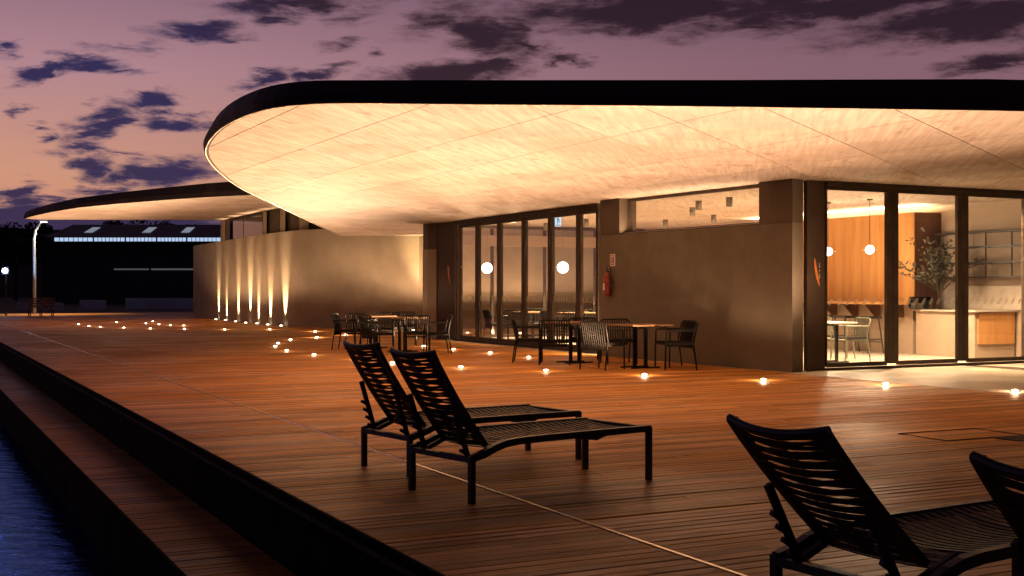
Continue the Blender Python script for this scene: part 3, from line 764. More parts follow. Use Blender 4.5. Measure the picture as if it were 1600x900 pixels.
# header over the high window
def at2(px, off):
    i = min(range(len(wc) - 1), key=lambda i: abs((800 + F * wc[i].x / wc[i].y) - px)); D = wc[i].y + off; return Vector(((px - 800) / F * D, D, 0))
MB().prism([at2(359.4, .55), at2(410.6, .55), at2(410.6, .68), at2(359.4, .68)], ZC2 - .10, ZC2 - .006).build('window_header', M['frame'], pav2)
# canopy 2
e2 = [(440, 303.6), (415, 303.8), (390, 304.5), (320, 308), (255, 312.5), (185, 318), (120, 324.5), (80, 331), (52, 337), (37.5, 341.5)]
rim2 = [H(x, y, ZC2) for x, y in e2]
rim2 = [Vector((-1.5, 38.0, ZC2)), Vector((-5.0, 38.6, ZC2))] + rim2 + [Vector((-20.6, 53.2, ZC2)), Vector((-16.5, 53.4, ZC2)), Vector((-12.4, 53.6, ZC2)), Vector((-6, 54, ZC2)), Vector((2, 52, ZC2)), Vector((4, 44, ZC2))]
h2 = [.52, .52] + [.50, .49, .48, .46, .43, .40, .37, .34, .31, .29] + [.28, .3, .34, .4, .45, .5]
can2, body2 = roof(pav2, rim2, ZC2, h2, M['fascia2'], 'canopy_roof')
ceiling_panels(can2, [(p.x, p.y) for p in inset(rim2, .055)], ZC2, [1, 4.5, 7.2, 10.4, 14, 18, 24, 30], [-60, -44, -36, -29, -22.5, -16, -10, -4, 4, 20], lambda x: .42, M['concrete'])
# wall-wash lights at the foot of the curved wall
names = ['leftmost', 'second from left', 'third from left', 'middle', 'fifth from left', 'sixth from left', 'rightmost']
for k, px in enumerate((342, 357, 373, 389, 406.5, 423.6, 444.6)):
    i = min(range(1, len(wc) - 1), key=lambda i: abs((800 + F * wc[i].x / wc[i].y) - px))
    kx = (px - 800) / F; t_ = wc[i + 1] - wc[i - 1]; t_.normalize(); nn = Vector((t_.y, -t_.x, 0)); nn = nn if nn.y < 0 else -nn
    c = Vector((kx * wc[i].y, wc[i].y, 0)) + nn * .13
    th = thing('wall_washer', 'recessed light grazing the curved wall, %s of seven beams' % names[k], 'uplight', c, group='wall wash lights')
    MB().lathe([(.001, .0), (.075, .0), (.075, .012), (.055, .016)], n=14).build('ring', M['ring'], th, True)
    MB().sphere((0, 0, .012), .055, 12, 4, .6, 0).build('lens', M['lens'], th, True)
    l = lamp('beam', 'SPOT', (0, 0, 0), 2500, (1, .66, .36), None, spot_size=R(32), spot_blend=1.0, shadow_soft_size=.02); l.parent = th; l.location = (0, 0, .07); aim(l, -nn * .16 + Vector((0, 0, 1)))

c = G(646, 516.5)
th = thing('wall_washer', 'recessed light at the right end of the curved wall by the passage', 'uplight', c, group='wall wash lights')
MB().lathe([(.001, .0), (.075, .0), (.075, .012), (.055, .016)], n=14).build('ring', M['ring'], th, True)
MB().sphere((0, 0, .012), .055, 12, 4, .6, 0).build('lens', M['lens'], th, True)
l = lamp('beam', 'SPOT', (0, 0, 0), 1500, (1, .66, .32), None, spot_size=R(50), spot_blend=1.0, shadow_soft_size=.03); l.parent = th; l.location = (0, 0, .07); aim(l, (.15, .42, 1))
# ================================================================== DECK LIGHTS
far_c = [(122.8, 507), (139, 510), (156.6, 511.4), (182, 504), (193.5, 512.5), (228, 505.6), (235, 513.8), (238.7, 502.6), (248.4, 506.9), (266, 508.4), (287, 509.3), (288.4, 514.4)]
mid_c = [(351, 515), (421.5, 515), (430, 541.9), (434.7, 536.8), (448, 548.5), (454, 531.5), (490.7, 555), (492.5, 518), (495, 527.5), (540, 523.5)]
near_c = [(553, 561), (613, 568), (662, 541.6), (709, 546.5), (720, 574.5), (766, 552), (826, 559), (853, 580), (1007, 586.5), (1193, 594.5), (1384, 601), (1586, 612)]
ordw = ['first', 'second', 'third', 'fourth', 'fifth', 'sixth', 'seventh', 'eighth', 'ninth', 'tenth', 'eleventh', 'twelfth']
bw_far, bw_mid, bw_near, bw_right = batwing(215, back=.955, spill=.02), batwing(41, back=.99), batwing(49), batwing(260, spill=.035)
near_c += [(730.5, 520.5), (778.5, 527), (813, 521)]
bw_pass = batwing(110, back=.55, spill=.05)
bw_edge = batwing(170, back=.97, spill=.1)
bw_dim = batwing(2.0, spill=5)
ordw += ['thirteenth', 'fourteenth', 'fifteenth']
proto = None
for cl, txt, bw in ((far_c, 'in the far cluster by the thin canopy', bw_far), (mid_c, 'in the scatter before the curved wall', bw_mid), (near_c, 'in the line past tables and glazed front', bw_near)):
    for k, (px, py) in enumerate(sorted(cl)):
        p = G(px, py); lab = 'glowing round deck light, %s from the left %s' % (ordw[k], txt)
        if proto is None:
            proto = thing('deck_light', lab, 'deck light', p, group='recessed deck lights')
            MB().lathe([(.001, .002), (.07, .002), (.07, .008), (.05, .012)], n=14).build('ring', M['ring'], proto, True)
            MB().sphere((0, 0, .01), .044, 12, 4, .5, 0).build('lens', M['lens'], proto, True)
            root = proto
        else:
            root = proto.copy(); COL.objects.link(root); root.location = p; root['label'] = lab
            for ch in kids(proto):
                if ch.type == 'MESH': c = ch.copy(); COL.objects.link(c); c.parent = root
        b_use = bw_dim if (py == 515) else bw_edge if (bw is bw_mid and px > 480 and py < 530) else bw_pass if (bw is bw_near and py < 528) else bw_right if (bw is bw_near and px > 990) else bw
        lo = bpy.data.objects.new('beam', b_use); COL.objects.link(lo); lo.parent = root; lo.location = (0, 0, .10)

# ================================================================== FURNITURE: sun loungers
def lounger(label, loc, rz, top):
    """x: from the back legs towards the foot end, y: across. top = (x, z) of the backrest's upper end"""
    t_ = thing('sun_lounger', label, 'sun lounger', loc, rz, 'black sun loungers')
    W = .335; Lf = 1.56; zs = .375; fr_ = M['lframe']
    for sy in (-1, 1):
        MB().box((0, sy * W, .15), (.036, .036, .30)).build('leg', fr_, t_, True)
        MB().box((Lf, sy * W, .19), (.036, .036, .38)).build('leg', fr_, t_, True)
        m = MB()   # side rail: rises from the back leg, then runs level
        pts = [(0.0, .285), (.09, .305), (.17, .335), (.25, .357), (.36, .368), (.6, .371), (1.1, .369), (1.56, .366)]
        for a_, b_ in zip(pts, pts[1:]): m.bar((a_[0], sy * W, a_[1]), (b_[0] + .004, sy * W, b_[1]), .04, .045)
        m.build('side_rail', fr_, t_, True)
    MB().bar((0, -W + .021, .275), (0, W - .021, .275), .035, .035).build('cross_bar', fr_, t_, True)
    MB().bar((Lf, -W + .021, .362), (Lf, W - .021, .362), .035, .035).build('cross_bar', fr_, t_, True)
    m = MB(); m.tube([(1.16, -W + .02, .35), (1.16, -W * .7, .315), (1.16, 0, .305), (1.16, W * .7, .315), (1.16, W - .02, .35)], .014, 7); m.build('stay_bar', fr_, t_, True)
    # backrest frame
    px_, pz = .19, .345; tx, tz = top
    ax = Vector((tx - px_, 0, tz - pz)); Lb = ax.length; ax.normalize(); nb = Vector((-ax.z, 0, ax.x))       # nb points to the rear/underside
    if nb.x > 0: nb = -nb
    WB = .245
    def bp(s_, v_, n_=0.0):  # point on the backrest: s along, v across, dish towards the rear
        bow = .022 * math.sin(math.pi * min(1, max(0, s_ / Lb))) - .05 * max(0, s_ / Lb - .86)
        dish = .042 * (1 - (v_ / WB) ** 2) * (.35 + .65 * s_ / Lb)
        return Vector((px_, v_, pz)) + ax * s_ + nb * (bow * .6 + dish + n_)
    br = bpy.data.objects.new('backrest', None); COL.objects.link(br); br.parent = t_; br.location = (0, 0, 0)
    for sy in (-1, 1):
        m = MB(); n_ = 8
        for i in range(n_): m.bar(bp(Lb * i / n_, sy * (WB - .02)), bp(Lb * (i + 1.04) / n_, sy * (WB - .02)), .04, .028, up=tuple(nb))
        m.build('back_rail', fr_, br, True)
    m = MB(); m.tube([bp(Lb, WB * v_ / 6, 0) for v_ in range(-6, 7)], .016, 7); m.build('top_rail', fr_, br, True)
    # woven sling: strands across with lens-shaped slits between them
    def sling(pos, L, name, par, n_rows, h0, cols, seedv, s0, W):
        m = MB(); nv = 42; p_ = (L - s0) / n_rows; r_ = random.Random(seedv); vv = [-(W - .03) + 2 * (W - .03) * k / nv for k in range(nv + 1)]
        def gap(i, v_):
            if i <= 1 or i >= n_rows: return 0.0
            sh = .07 * math.sin(i * 2.1) + (.12 if i % 2 else -.02); wdt = 2 * (W - .045) / cols; f_ = ((v_ + W - .045) / wdt + sh) % 1.0
            if abs(v_) > W - .055: return 0.0
            q = abs(f_ - .5) / .31
            return 0.0 if q >= 1 else h0 * (1 - q * q) * amp[i][int((v_ + W) / wdt + 1)]
        amp = [[r_.uniform(.35, 1.15) * (.55 if r_.random() < .15 else 1) for _ in range(cols + 3)] for _ in range(n_rows + 2)]
        for i in range(n_rows):
            vs = []
            for v_ in vv:
                a_ = s0 + i * p_ + gap(i, v_); b_ = s0 + (i + 1) * p_ - gap(i + 1, v_) + .0006
                rid = .003 * (1 if i % 2 else -1)
                vs += [pos(a_, v_, rid), pos(b_, v_, rid), pos(b_, v_, rid + .005), pos(a_, v_, rid + .005)]
            fs = []
            for k in range(nv):
                for c_ in range(4): fs.append((k * 4 + c_, k * 4 + (c_ + 1) % 4, k * 4 + 4 + (c_ + 1) % 4, k * 4 + 4 + c_))
            m.add(vs, fs + [(0, 1, 2, 3), (nv * 4 + 3, nv * 4 + 2, nv * 4 + 1, nv * 4)])
        return m.build(name, M['sling'], par, True)
    sling(bp, Lb - .01, 'woven_back', br, 29, .0066, 2, 4, .0, WB)
    def sp_(s_, v_, n_=0.0):
        x_ = .20 + s_; z_ = .378 + .012 * math.sin(math.pi * min(1, s_ / 1.36)) - .045 * (1 - (v_ / W) ** 2) * (.4 + .6 * math.sin(math.pi * min(1, s_ / 1.36))) - (.04 * max(0, 1 - s_ / .16))
        return Vector((x_, v_, z_ - n_))
    sling(sp_, 1.345, 'woven_seat', t_, 48, .0024, 4, 9, .0, W)
    # rear support: two notched uprights and a U-shaped stay
    for sy in (-1, 1):
        y_ = sy * (WB - .005); hit = bp(Lb * .56, sy * (WB - .03), .03); low_ = Vector((.045, y_, .262)); hit.y = y_
        m = MB(); m.bar(low_, hit, .022, .030)
        d_ = (hit - low_).normalized()
        for k in range(4):
            c = low_ + d_ * (.05 + .062 * k); m.bar(c - Vector((.008, 0, .004)), c + Vector((-.052, 0, .022)), .02, .020)
        m.build('notched_support', fr_, t_, True)
        MB().bar((.03, sy * (WB + .02), .27), (.31, sy * (WB + .03), .372), .022, .03).build('stay', fr_, t_, True)
    MB().bar((.06, -W + .05, .268), (.06, W - .05, .268), .028, .026).build('cross_bar', fr_, t_, True)
    return t_
def place(rl, rr, top, label, rz):
    mid_ = (rl + rr) / 2; return lounger(label, (mid_.x, mid_.y, 0), rz, top)
place(G(655, 764), G(726, 790), (-.225, .955), 'black woven sun lounger in front of its twin, mid deck', R(38.5))
place(G(577.5, 728), G(631.5, 746), (-.215, .955), 'black woven sun lounger behind its twin, mid deck', R(36))
place(Vector((1.06, 4.86, 0)), Vector((1.40, 4.28, 0)), (-.335, .865), 'large black sun lounger at lower right with its reclined back in full view', R(33))
place(Vector((1.575, 3.80, 0)), Vector((1.915, 3.22, 0)), (-.335, .865), 'black sun lounger cut off by the right edge, only a backrest corner showing', R(33))

# ================================================================== FURNITURE: chairs and tables
def armchair(label, loc, rz, tube, rope, seat, group):
    """faces +x; origin on the ground under the seat"""
    t_ = thing('armchair', label, 'chair', loc, rz, group)
    W = .27; r_ = .0135
    def arc(p): return p
    for sy in (-1, 1):
        y_ = sy * W
        MB().tube([(.24, y_ * 1.0, 0), (.235, y_, .3), (.225, y_, .635)], r_, 7).build('front_leg', M[tube], t_, True)
        MB().tube([(-.285, y_, 0), (-.25, y_, .25), (-.215, y_, .45), (-.215, y_, .50)], r_, 7).build('rear_leg', M[tube], t_, True)
        MB().tube([(.225, y_, .635), (.20, y_, .652), (-.10, y_, .655), (-.245, y_, .652)], r_, 7).build('armrest', M[tube], t_, True)
    m = MB(); m.tube([(-.215, -W, .50), (-.25, -W, .66), (-.285, -W, .755), (-.297, -W + .03, .788), (-.30, -W + .07, .80), (-.315, 0, .80), (-.30, W - .07, .80), (-.297, W - .03, .788), (-.285, W, .755), (-.25, W, .66), (-.215, W, .50)], r_, 7)
    m.build('back_frame', M[tube], t_, True)
    m = MB(); m.tube([(.23, -W, .40), (-.22, -W, .40), (-.22, W, .40), (.23, W, .40)], .011, 7, closed=True); m.build('seat_frame', M[tube], t_, True)
    MB().box((.0, 0, .425), (.46, .50, .045)).build('seat', M[seat], t_, True)
    m = MB()
    for k in range(11):
        y_ = -W + .05 + (2 * W - .10) * k / 10; b_ = .016 * (1 - (y_ / W) ** 2)
        m.tube([(-.30 - b_, y_, .80), (-.268 - b_, y_, .68), (-.236 - b_, y_, .53), (-.222, y_, .40), (-.222, y_, .34)], .0112, 5)
    m.bar((-.262, -W + .02, .60), (-.262, W - .02, .60), .01, .012); m.bar((-.222, -W + .04, .345), (-.222, W - .04, .345), .014, .03)
    m.build('rope_back', M[rope], t_, True)
    return t_
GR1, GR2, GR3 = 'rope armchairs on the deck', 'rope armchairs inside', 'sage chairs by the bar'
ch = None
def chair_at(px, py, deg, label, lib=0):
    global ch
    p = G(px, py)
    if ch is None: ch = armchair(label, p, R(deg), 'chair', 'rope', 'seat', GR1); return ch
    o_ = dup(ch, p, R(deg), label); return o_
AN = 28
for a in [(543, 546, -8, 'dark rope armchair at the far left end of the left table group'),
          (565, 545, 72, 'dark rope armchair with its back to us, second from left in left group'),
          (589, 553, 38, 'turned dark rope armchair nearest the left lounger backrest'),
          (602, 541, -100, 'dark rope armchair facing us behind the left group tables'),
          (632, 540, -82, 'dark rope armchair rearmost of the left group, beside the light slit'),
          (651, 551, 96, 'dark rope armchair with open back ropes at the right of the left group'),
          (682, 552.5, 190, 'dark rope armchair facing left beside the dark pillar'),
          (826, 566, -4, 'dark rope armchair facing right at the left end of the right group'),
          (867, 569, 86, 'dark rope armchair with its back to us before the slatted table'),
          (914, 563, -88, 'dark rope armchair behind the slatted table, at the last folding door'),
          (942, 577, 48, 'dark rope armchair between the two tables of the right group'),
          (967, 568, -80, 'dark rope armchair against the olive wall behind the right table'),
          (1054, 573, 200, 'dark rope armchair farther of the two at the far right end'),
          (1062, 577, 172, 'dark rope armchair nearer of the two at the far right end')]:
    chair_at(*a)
def table(label, loc, rz, w_=.84, mat='teak', group='slatted tables'):
    t_ = thing('slatted_table', label, 'table', loc, rz, group); n = 8; st_ = w_ / n
    for k in range(n):
        MB().box((0, -w_ / 2 + st_ * (k + .5), .735), (w_, st_ - .012, .024)).build('slat', M[mat], t_, True)
    m = MB()
    for sx in (-1, 1): m.box((sx * w_ * .34, 0, .709), (.05, w_ * .92, .024))
    m.build('under_frame', M['chair'], t_, True)
    for sy in (-1, 1):
        MB().box((0, sy * .17, .36), (.06, .035, .672)).build('leg', M['chair'], t_, True)
        MB().box((0, sy * .17, .012), (.56, .05, .024)).build('foot_bar', M['chair'], t_, True)
    MB().box((0, 0, .685), (.06, .305, .026)).build('top_brace', M['chair'], t_, True)
    return t_
tb = table('slatted wooden table at the rear of the left chair group', G(583, 544), R(AN))
for px, py, rz, lab in ((629, 549.5, AN, 'slatted wooden table in the middle of the left chair group'), (898, 566.5, AN - 4, 'slatted wooden table before the last folding door'), (1000, 574.5, AN, 'wooden table in front of the olive wall')):
    dup(tb, G(px, py), R(rz), lab)
# inside tables and chairs behind the folding doors
for a in [(776, 532, 20, 'armchair inside, leftmost seen through the folding doors'), (806, 531, 80, 'armchair inside with its back to the folding doors'),
          (836, 527, -90, 'armchair inside facing the deck behind a pale table'), (868, 534, 30, 'armchair inside seen through the fifth folding door'),
          (897, 535, 85, 'armchair inside just left of the last folding door stile'), (928, 531, -100, 'armchair inside behind the last folding door')]:
    p = G(a[0], a[1]); o_ = dup(ch, p, R(a[2]), a[3]); o_['group'] = GR2
for px, py, lab in ((828, 530, 'pale table inside behind the third folding door'), (905, 532.5, 'pale table inside behind the last folding doors')):
    o_ = dup(tb, G(px, py), R(AN), lab); o_['group'] = 'pale tables inside'
# sage chairs and table by the bar
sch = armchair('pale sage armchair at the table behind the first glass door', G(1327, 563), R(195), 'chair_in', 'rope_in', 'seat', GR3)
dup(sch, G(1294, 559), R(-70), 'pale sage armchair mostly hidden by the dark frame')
it = table('small pale table beside the sage chairs indoors', G(1297, 566), R(AN), .7, 'white', 'pale tables inside')

# ================================================================== BAR AND COUNTER
bar_ = thing('bar_counter', 'high bar with thin wooden top and angled fins, behind the first glass door', 'bar', uv(18.7, 22))
MB().prism([uv(18.86, 19.05), uv(19.1, 19.05), uv(19.1, 25.2), uv(18.86, 25.2)], 0, 1.03).build('front', M['plaster'], bar_)
MB().prism([uv(18.36, 18.95), uv(19.12, 18.95), uv(19.12, 25.3), uv(18.36, 25.3)], 1.034, 1.078).build('top', M['veneer'], bar_)
for k in range(9):
    s0 = 19.3 + k * .68; m = MB()
    vs = [uv(18.42, s0, 1.03), uv(18.855, s0, 1.03), uv(18.855, s0, .76), uv(18.70, s0, .76)]; vs += [v + Av * .03 for v in vs]
    m.add(vs, [(0, 1, 2, 3), (7, 6, 5, 4), (0, 4, 5, 1), (1, 5, 6, 2), (2, 6, 7, 3), (3, 7, 4, 0)]); m.build('fin', M['veneer_dark'], bar_)
def stool(label, loc, rz):
    t_ = thing('bar_stool', label, 'stool', loc, rz, 'black bar stools')
    MB().box((0, 0, .755), (.36, .40, .05)).build('seat', M['steel_black'], t_, True)
    for sx in (-1, 1):
        for sy in (-1, 1): MB().tube([(sx * .14, sy * .15, .735), (sx * .21, sy * .22, 0)], .016, 7).build('leg', M['steel_black'], t_, True)
    m = MB()
    for sx in (-1, 1): m.bar((sx * .187, -.19, .24), (sx * .187, .19, .24), .022, .022); m.bar((-.18, sx * .196, .3), (.18, sx * .196, .3), .022, .022)
    m.build('footrest', M['steel_black'], t_, True); return t_
so = stool('black bar stool at the right end of the bar', uv(18.3, 19.75), math.atan2(SB, CB))
for k, lab in ((1, 'black bar stool second from the right end of the bar'), (2, 'black bar stool third from the right end of the bar')):
    dup(so, uv(18.3, 19.75 + .72 * k), math.atan2(SB, CB), lab)
ct = thing('service_counter', 'pale plastered service counter with wooden drawer front', 'counter', uv(19.3, 18))
MB().prism([uv(18.8, 17.36), uv(19.9, 17.36), uv(19.9, 18.9), uv(18.8, 18.9)], 0, .90).build('body', M['plaster'], ct)
MB().prism([uv(18.74, 17.28), uv(19.9, 17.28), uv(19.9, 18.93), uv(18.74, 18.93)], .904, .935).build('top', M['tile'], ct)
for k in range(2):
    MB().prism([uv(18.88 + k * .5, 17.33), uv(19.374 + k * .5, 17.33), uv(19.374 + k * .5, 17.356), uv(18.88 + k * .5, 17.356)], .27, .885).build('drawer_front', M['veneer'], ct)
# wall shelves of black steel
sh = thing('wall_shelf', 'black steel grid shelf on the pale wall behind the counter', 'shelf', uv(19.7, 17.8, 1.5))
for k, z_ in enumerate((1.58, 1.88, 2.2, 2.5)):
    MB().prism([uv(19.68, 16.2), uv(19.94, 16.2), uv(19.94, 19.25), uv(19.68, 19.25)], z_, z_ + .03).build('shelf_board', M['steel_black'], sh)
for s0 in (16.6, 17.25, 17.9, 18.55, 19.2):
    for z_ in (1.61, 1.91, 2.23):
        MB().bar(uv(19.70, s0, z_), uv(19.70, s0, z_ + .27 + (.02 if z_ > 1.7 else 0)), .022, .022).build('shelf_upright', M['steel_black'], sh)
# vases with olive branches on the counter
vc = uv(19.0, 18.45, .937)
v1 = thing('glass_vase', 'clear tall vase holding leafy olive branches on the counter', 'vase', vc)
MB().lathe([(.001, .0), (.07, .0), (.06, .1), (.055, .3), (.065, .36), (.06, .36), (.05, .3), (.055, .1), (.06, .012), (.001, .012)], n=18).build('vase_body', M['glass'], v1, True)
r_ = random.Random(11); stems = MB(); lv = MB()
for k in range(34):
    an = r_.uniform(0, 6.28); rr = r_.uniform(.05, .72) if k > 5 else r_.uniform(.75, 1.0); hh = r_.uniform(.75, 1.62)
    if k in (0, 1): an = math.pi + r_.uniform(-.3, .3); hh = .95
    if k in (2, 3): an = r_.uniform(-.3, .3); hh = 1.0
    p0 = Vector((0, 0, .05)); p1 = Vector((math.cos(an) * .04, math.sin(an) * .04, .36)); p2_ = Vector((math.cos(an) * rr * .55, math.sin(an) * rr * .55, .36 + (hh - .36) * .65)); p3 = Vector((math.cos(an) * rr, math.sin(an) * rr, hh))
    pts = [p0, p1, p1.lerp(p2_, .5), p2_, p3]; stems.tube(pts, .006, 5, r2=.002)
    for j in range(30):
        f_ = r_.uniform(.25, 1); q = p1.lerp(p2_, f_ * 2) if f_ < .5 else p2_.lerp(p3, f_ * 2 - 1)
        q = q + Vector((r_.uniform(-.05, .05), r_.uniform(-.05, .05), r_.uniform(-.04, .04)))
        d_ = Vector((r_.uniform(-1, 1), r_.uniform(-1, 1), r_.uniform(-.2, 1))).normalized(); x_ = d_.cross(Vector((r_.uniform(-1, 1), r_.uniform(-1, 1), r_.uniform(-1, 1)))).normalized()
        L_ = r_.uniform(.06, .11); w_ = L_ * .22
        lv.add([q, q + d_ * L_ * .5 + x_ * w_, q + d_ * L_, q + d_ * L_ * .5 - x_ * w_], [(0, 1, 2, 3)])
stems.build('stems', M['bark'], v1, True); o_ = lv.build('leaves', M['olive'], v1, True); o_['kind'] = 'stuff'
bw_ = tag(rest(MB().lathe([(.001, .0), (.19, .0), (.23, .04), (.24, .18), (.225, .26), (.215, .26), (.228, .18), (.218, .045), (.18, .012), (.001, .012)], uv(18.93, 18.72, .937) + Vector((-.12, .08, 0)), 24).build('glass_bowl', M['smoke'])), 'dark smoked glass bowl on the counter left of the branches', 'bowl')
# pendants
for px, py, z_, lab in ((1359, 311, 2.14, 'glowing globe pendant on a thin cord over the bar stools'), (1294, 316, 2.13, 'glowing globe pendant at the edge of the dark sign panel')):
    p = H(px, py, ZC); t_ = thing('pendant_lamp', lab, 'lamp', (p.x, p.y, z_), group='pendants over the bar')
    MB().sphere((0, 0, 0), .085, 18, 12).build('globe', M['pend'], t_, True)
    l = lamp('bulb', 'POINT', (0, 0, 0), 450, (1, .74, .46), None, shadow_soft_size=.1); l.parent = t_; l.location = (0, 0, 0)
    MB().tube([(0, 0, .085), (0, 0, ZC - z_ - .02)], .006, 5).build('cord', M['steel_black'], t_, True)
    MB().lathe([(.001, ZC - z_ - .001), (.06, ZC - z_ - .001), (.06, ZC - z_ - .025), (.001, ZC - z_ - .025)], n=14).build('ceiling_rose', M['steel_black'], t_, True)
    MB().lathe([(.08, .004), (.15, .004), (.15, -.004), (.08, -.004)], n=18).build('rim_disc', M['white'], t_, True)
for px, py, lab in ((761, 419, 'white glowing globe lamp behind the second folding door'), (879.5, 418, 'white glowing globe lamp behind the fifth folding door')):
    D = 33.2 if px < 800 else 31.0; z_ = HC + (YH - py) / F * D; t_ = thing('globe_lamp', lab, 'lamp', ((px - 800) / F * D, D, z_), group='globe lamps behind the folding doors')
    MB().sphere((0, 0, 0), .145, 20, 12).build('globe', M['globe'], t_, True)
    MB().tube([(0, 0, .145), (0, 0, ZC - z_ - .002)], .004, 5).build('cord', M['grey_cyl'], t_, True)
D = 30.5; es = thing('exit_sign', 'small lit blue white pictogram sign hanging inside the folding doors', 'sign', ((872 - 800) / F * D, D, HC + (YH - 354) / F * D))
MB().box((0, 0, .15), (.155, .02, .29)).build('panel', M['signglow'], es, True)
m = MB()
for x_, z_, a_, b_ in ((0, .235, .03, .03), (0, .17, .03, .07), (-.03, .19, .05, .014), (.03, .165, .045, .014), (-.018, .105, .016, .07), (.026, .11, .016, .06), (.0, .035, .12, .02)): m.box((x_, -.013, z_), (a_, .004, b_))
m.build('pictogram', M['frame'], es, True)
MB().tube([(0, 0, .295), (0, 0, ZC - es.location.z - .002)], .006, 5).build('hanger', M['steel_black'], es, True)
for px, py, lab in ((1440, 298.6, 'tiny recessed ceiling light above the olive branches'), (1560, 297, 'added recessed fill light over the counter at the right')):  # the one over the counter is an added lamp that brightens the interior
    p = H(px, py, ZC); t_ = thing('recessed_light', lab, 'downlight', (p.x, p.y, ZC - .012), group='recessed ceiling lights')
    MB().lathe([(.001, .01), (.09, .01), (.09, 0), (.06, -.004)], n=16).build('trim', M['white'], t_, True)
    MB().lathe([(.06, -.004), (.001, -.006)], n=16).build('lens', M['downglow'], t_, True)
    l = lamp('beam', 'SPOT', (0, 0, 0), 2600, (1, .68, .38), None, spot_size=R(140), spot_blend=.8, shadow_soft_size=.05); l.parent = t_; l.location = (0, 0, -.03)
# hidden cove light above the timber core and along the bar wall
l = lamp('cove_light', 'AREA', uv(19.5, 22.3, 3.0), 640, (1, .70, .38), None, shape='RECTANGLE', size=5.8, size_y=.08); l.rotation_euler = (R(180), 0, math.atan2(CB, -SB)); l.parent = None
# ================================================================== BACKGROUND
# bench
bp_ = G(64, 494)
bn = thing('park_bench', 'slatted bench on the far deck in front of the lamp post', 'bench', bp_, R(10))
for k in range(4): MB().box((0, .20 + .02 * k, .50 + .125 * k), (1.25, .03, .085)).build('back_slat', M['bench'], bn, True)
for k in range(4): MB().box((0, -.22 + .12 * k, .43), (1.25, .10, .03)).build('seat_slat', M['bench'], bn, True)
for x_ in (-.55, 0, .55):
    m = MB(); m.bar((x_, -.22, 0), (x_, -.22, .414), .05, .05); m.bar((x_, .20, 0), (x_, .27, .95), .05, .05); m.bar((x_, -.24, .39), (x_, .2, .39), .045, .04); m.build('leg', M['steel_black'], bn, True)
# lamp post
lpp = Vector(((54 - 800) / F * 66, 66, -.05)); lp_ = thing('lamp_post', 'tall galvanised lamp post with angled arm under the canopy tip', 'lamp post', lpp)
MB().tube([(0, 0, 0), (0, 0, 2.6), (-.03, 0, 4.1), (.06, 0, 4.6), (.38, 0, 5.06)], .085, 10, r2=.05).build('pole', M['pole'], lp_, True)
MB().box((.5, 0, 5.08), (.42, .2, .08)).build('head', M['pole'], lp_, True)
MB().box((.5, 0, 5.03), (.3, .16, .03)).build('lens', M['streetglow'], lp_, True)
l = lamp('street_beam', 'SPOT', (0, 0, 0), 1500, (1, .72, .45), None, spot_size=R(105), spot_blend=.6, shadow_soft_size=.1); l.parent = lp_; l.location = (.5, 0, 4.98)
# floodlight far left
fl_ = Vector(((8 - 800) / F * 62.5, 62.5, 0)); zt = HC + (YH - 423) / F * 62.5
fd = thing('floodlight', 'bright blue white floodlight on a short mast at the left edge', 'floodlight', fl_)
MB().tube([(0, 0.1, 0), (0, 0.1, zt - .1)], .05, 8).build('mast', M['steel_black'], fd, True)
MB().box((0, .06, zt), (.36, .10, .36)).build('housing', M['steel_black'], fd, True)
MB().sphere((0, -.02, zt), .13, 14, 8).build('lamp_face', M['flood'], fd, True)
l = lamp('flood_beam', 'SPOT', (0, 0, 0), 380, (.42, .6, 1.0), None, spot_size=R(75), spot_blend=.6, shadow_soft_size=.15); l.parent = fd; l.location = (0, .3, zt + .1); aim(l, (.02, 1, .5))
# shed with lit clerestory
DS = 118.0
def bx(px, py, D=DS): return Vector(((px - 800) / F * D, D, HC + (YH - py) / F * D))
shd = thing('shed', 'long black shed with a lit window band under its roof', 'building', Vector((bx(200, 450).x, DS, -.05)))
def quadbox(m, x0, y0, x1, y1, D=DS, dp=.1):
    a_, b_ = bx(x0, y1, D), bx(x1, y0, D); m.box(((a_.x + b_.x) / 2, D + dp / 2, (a_.z + b_.z) / 2), (abs(b_.x - a_.x), dp, abs(b_.z - a_.z))); return m
xl, xr = bx(72, 400).x, bx(520, 400).x
MB().box(((xl + xr) / 2, DS + 9, bx(0, 380).z / 2 - .05), (xr - xl, 18, bx(0, 380).z)).build('wall', M['shed'], shd)
m = MB(); zt_, zr = bx(0, 379.5).z, bx(0, 353).z
zb = bx(0, 370).z
m.add([(xl - .6, DS + 1.2, zb + .05), (xr + .6, DS + 1.2, zb + .05), (xr + .6, DS + 9, zr + .6), (xl - .6, DS + 9, zr + .6), (xl - .6, DS + 18, zb), (xr + .6, DS + 18, zb),
       (xl - .6, DS + 1.2, zb - .2), (xr + .6, DS + 1.2, zb - .2), (xr + .6, DS + 18, zb - .2), (xl - .6, DS + 18, zb - .2)],
      [(0, 1, 2, 3), (3, 2, 5, 4), (6, 7, 1, 0), (9, 8, 7, 6), (4, 5, 8, 9), (0, 3, 4, 9, 6), (1, 7, 8, 5, 2)])
m.build('roof', M['shed_roof'], shd)
for x0, x1 in ((85, 144), (147, 194), (197, 243), (246, 290), (293, 344)):
    quadbox(MB(), x0, 371.3, x1, 377.0, DS, .12).build('window', M['coolstrip'], shd)
    for k in range(1, 8):
        xx = x0 + (x1 - x0) * k / 8; quadbox(MB(), xx - .35, 371, xx + .35, 377.2, DS - .1, .06).build('mullion', M['shed'], shd)
quadbox(MB(), 70, 377.2, 520, 381, DS - .5, .5).build('eave', M['shed_roof'], shd)
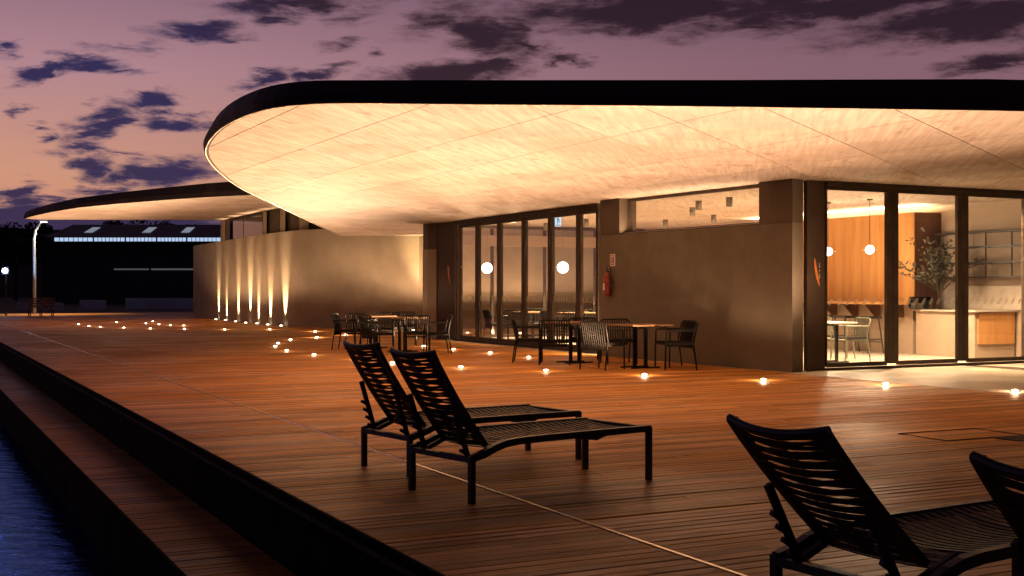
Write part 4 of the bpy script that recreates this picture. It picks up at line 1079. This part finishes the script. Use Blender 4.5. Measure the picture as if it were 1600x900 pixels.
for x0 in (107, 200, 262.5):       # skylights on the roof slope
    a_ = bx(x0, 0).x; t_, w_ = .30, 1.0
    def sl(f_, x_): return Vector((x_, DS + 1.2 + 7.8 * f_, zb + .05 + (zr + .55 - zb) * f_ + .07))
    MB().add([sl(.28, a_ + .3), sl(.28, a_ + 1.15), sl(.72, a_ + .85), sl(.72, a_)], [(0, 1, 2, 3)]).build('skylight', M['skylight'], shd)
quadbox(MB(), 178, 419.6, 232, 421.8, DS - .15, .1).build('lower_window', M['coolstrip2'], shd)
quadbox(MB(), 236, 419.4, 330, 422.0, DS - .15, .1).build('lower_window', M['coolstrip2'], shd)
# low pale kerbs and walls between deck and shed
for x0, x1, y0, y1, D, lab in ((25, 96, 472, 478, 80, 'low pale blue lit wall behind the bench'), (124, 164, 468, 471.5, 84, 'short pale kerb stones right of the bench'),
                               (196, 300, 465, 467.6, 86, 'long pale kerb before the black shed')):
    a_, b_ = bx(x0, y1, D), bx(x1, y0, D)
    tag(rest(MB().box(((a_.x + b_.x) / 2, D + .15, (b_.z - .06) / 2 - .03), (b_.x - a_.x, .3, b_.z + .0 + .06 if b_.z > 0 else .2)).build('low_wall', M['kerb'])), lab, 'wall')
# trees behind
def tree(label, x, y, h, w_, seedv):
    r_ = random.Random(seedv); t_ = thing('tree', label, 'tree', (x, y, -.06), group='trees against the dusk sky')
    m = MB(); top = Vector((r_.uniform(-.4, .4), 0, h * .62)); m.tube([(0, 0, 0), (r_.uniform(-.2, .2), 0, h * .3), top], .32, 8, r2=.12)
    cl = []
    for k in range(11):
        an = r_.uniform(0, 6.28); q = Vector((math.cos(an) * w_ * r_.uniform(.15, .85), math.sin(an) * w_ * .7 * r_.uniform(.2, .9), h * r_.uniform(.5, .93))); cl.append((q, w_ * r_.uniform(.2, .42)))
        m.tube([top * r_.uniform(.5, 1), q * .7 + top * .3, q], .10, 5, r2=.03)
    m.build('trunk', M['bark'], t_, True)
    lv = MB()
    for q, rr in cl:
        for j in range(210):
            d_ = Vector((r_.gauss(0, 1), r_.gauss(0, 1), r_.gauss(0, 1))).normalized() * rr * r_.uniform(.3, 1.1) ** .6; d_.z *= .62
            c = q + d_; s_ = r_.uniform(.12, .30); x_ = Vector((r_.uniform(-1, 1), r_.uniform(-1, 1), r_.uniform(-1, 1))).normalized(); y_ = x_.cross(Vector((r_.uniform(-1, 1), r_.uniform(-1, 1), r_.uniform(-1, 1)))).normalized()
            lv.add([c - x_ * s_, c + y_ * s_ * .5, c + x_ * s_, c - y_ * s_ * .5], [(0, 1, 2, 3)])
    o_ = lv.build('crown', M['leaf'], t_, True); o_['kind'] = 'stuff'
DT = 150.0
for k, (px, py, w_, lab) in enumerate([(-12, 346, 5.5, 'dark tree at the left picture edge'), (24, 348, 5, 'dark round tree left of the lamp post'), (70, 350, 4.5, 'dark tree just right of the lamp post top'), (110, 350, 4.5, 'low dark tree above the first roof light'),
                                       (165, 348, 4.2, 'dark tree with a spiky top above the shed roof'), (232, 346, 6.0, 'broad dark tree above the middle of the shed roof'), (272, 349, 4, 'low dark tree between two roof lights'), (312, 345, 4.0, 'dark tree beside the sand coloured post')]):
    D = DT + (k % 3) * 6; h = HC + (YH - py) / F * D; tree(lab, (px - 800) / F * D, D, h * 1.02, w_, 20 + k)
hl = MB(); r_ = random.Random(8); n = 60; pts = []
for i in range(n + 1):
    x_ = -190 + 330 * i / n; pts.append((x_, 205, 12.4 + 1.1 * math.sin(i * .5) + r_.uniform(-.4, .4)))
vs = [Vector((x_, 205, -.2)) for x_, y_, z_ in pts] + [Vector((x_, 232, z_)) for x_, y_, z_ in pts] + [Vector((x_, 300, -.2)) for x_, y_, z_ in pts]
fs = [(r0 * (n + 1) + i, r0 * (n + 1) + i + 1, (r0 + 1) * (n + 1) + i + 1, (r0 + 1) * (n + 1) + i) for r0 in (0, 1) for i in range(n)]
hl.add(vs, fs, True); struct('hills', hl, M['land'])
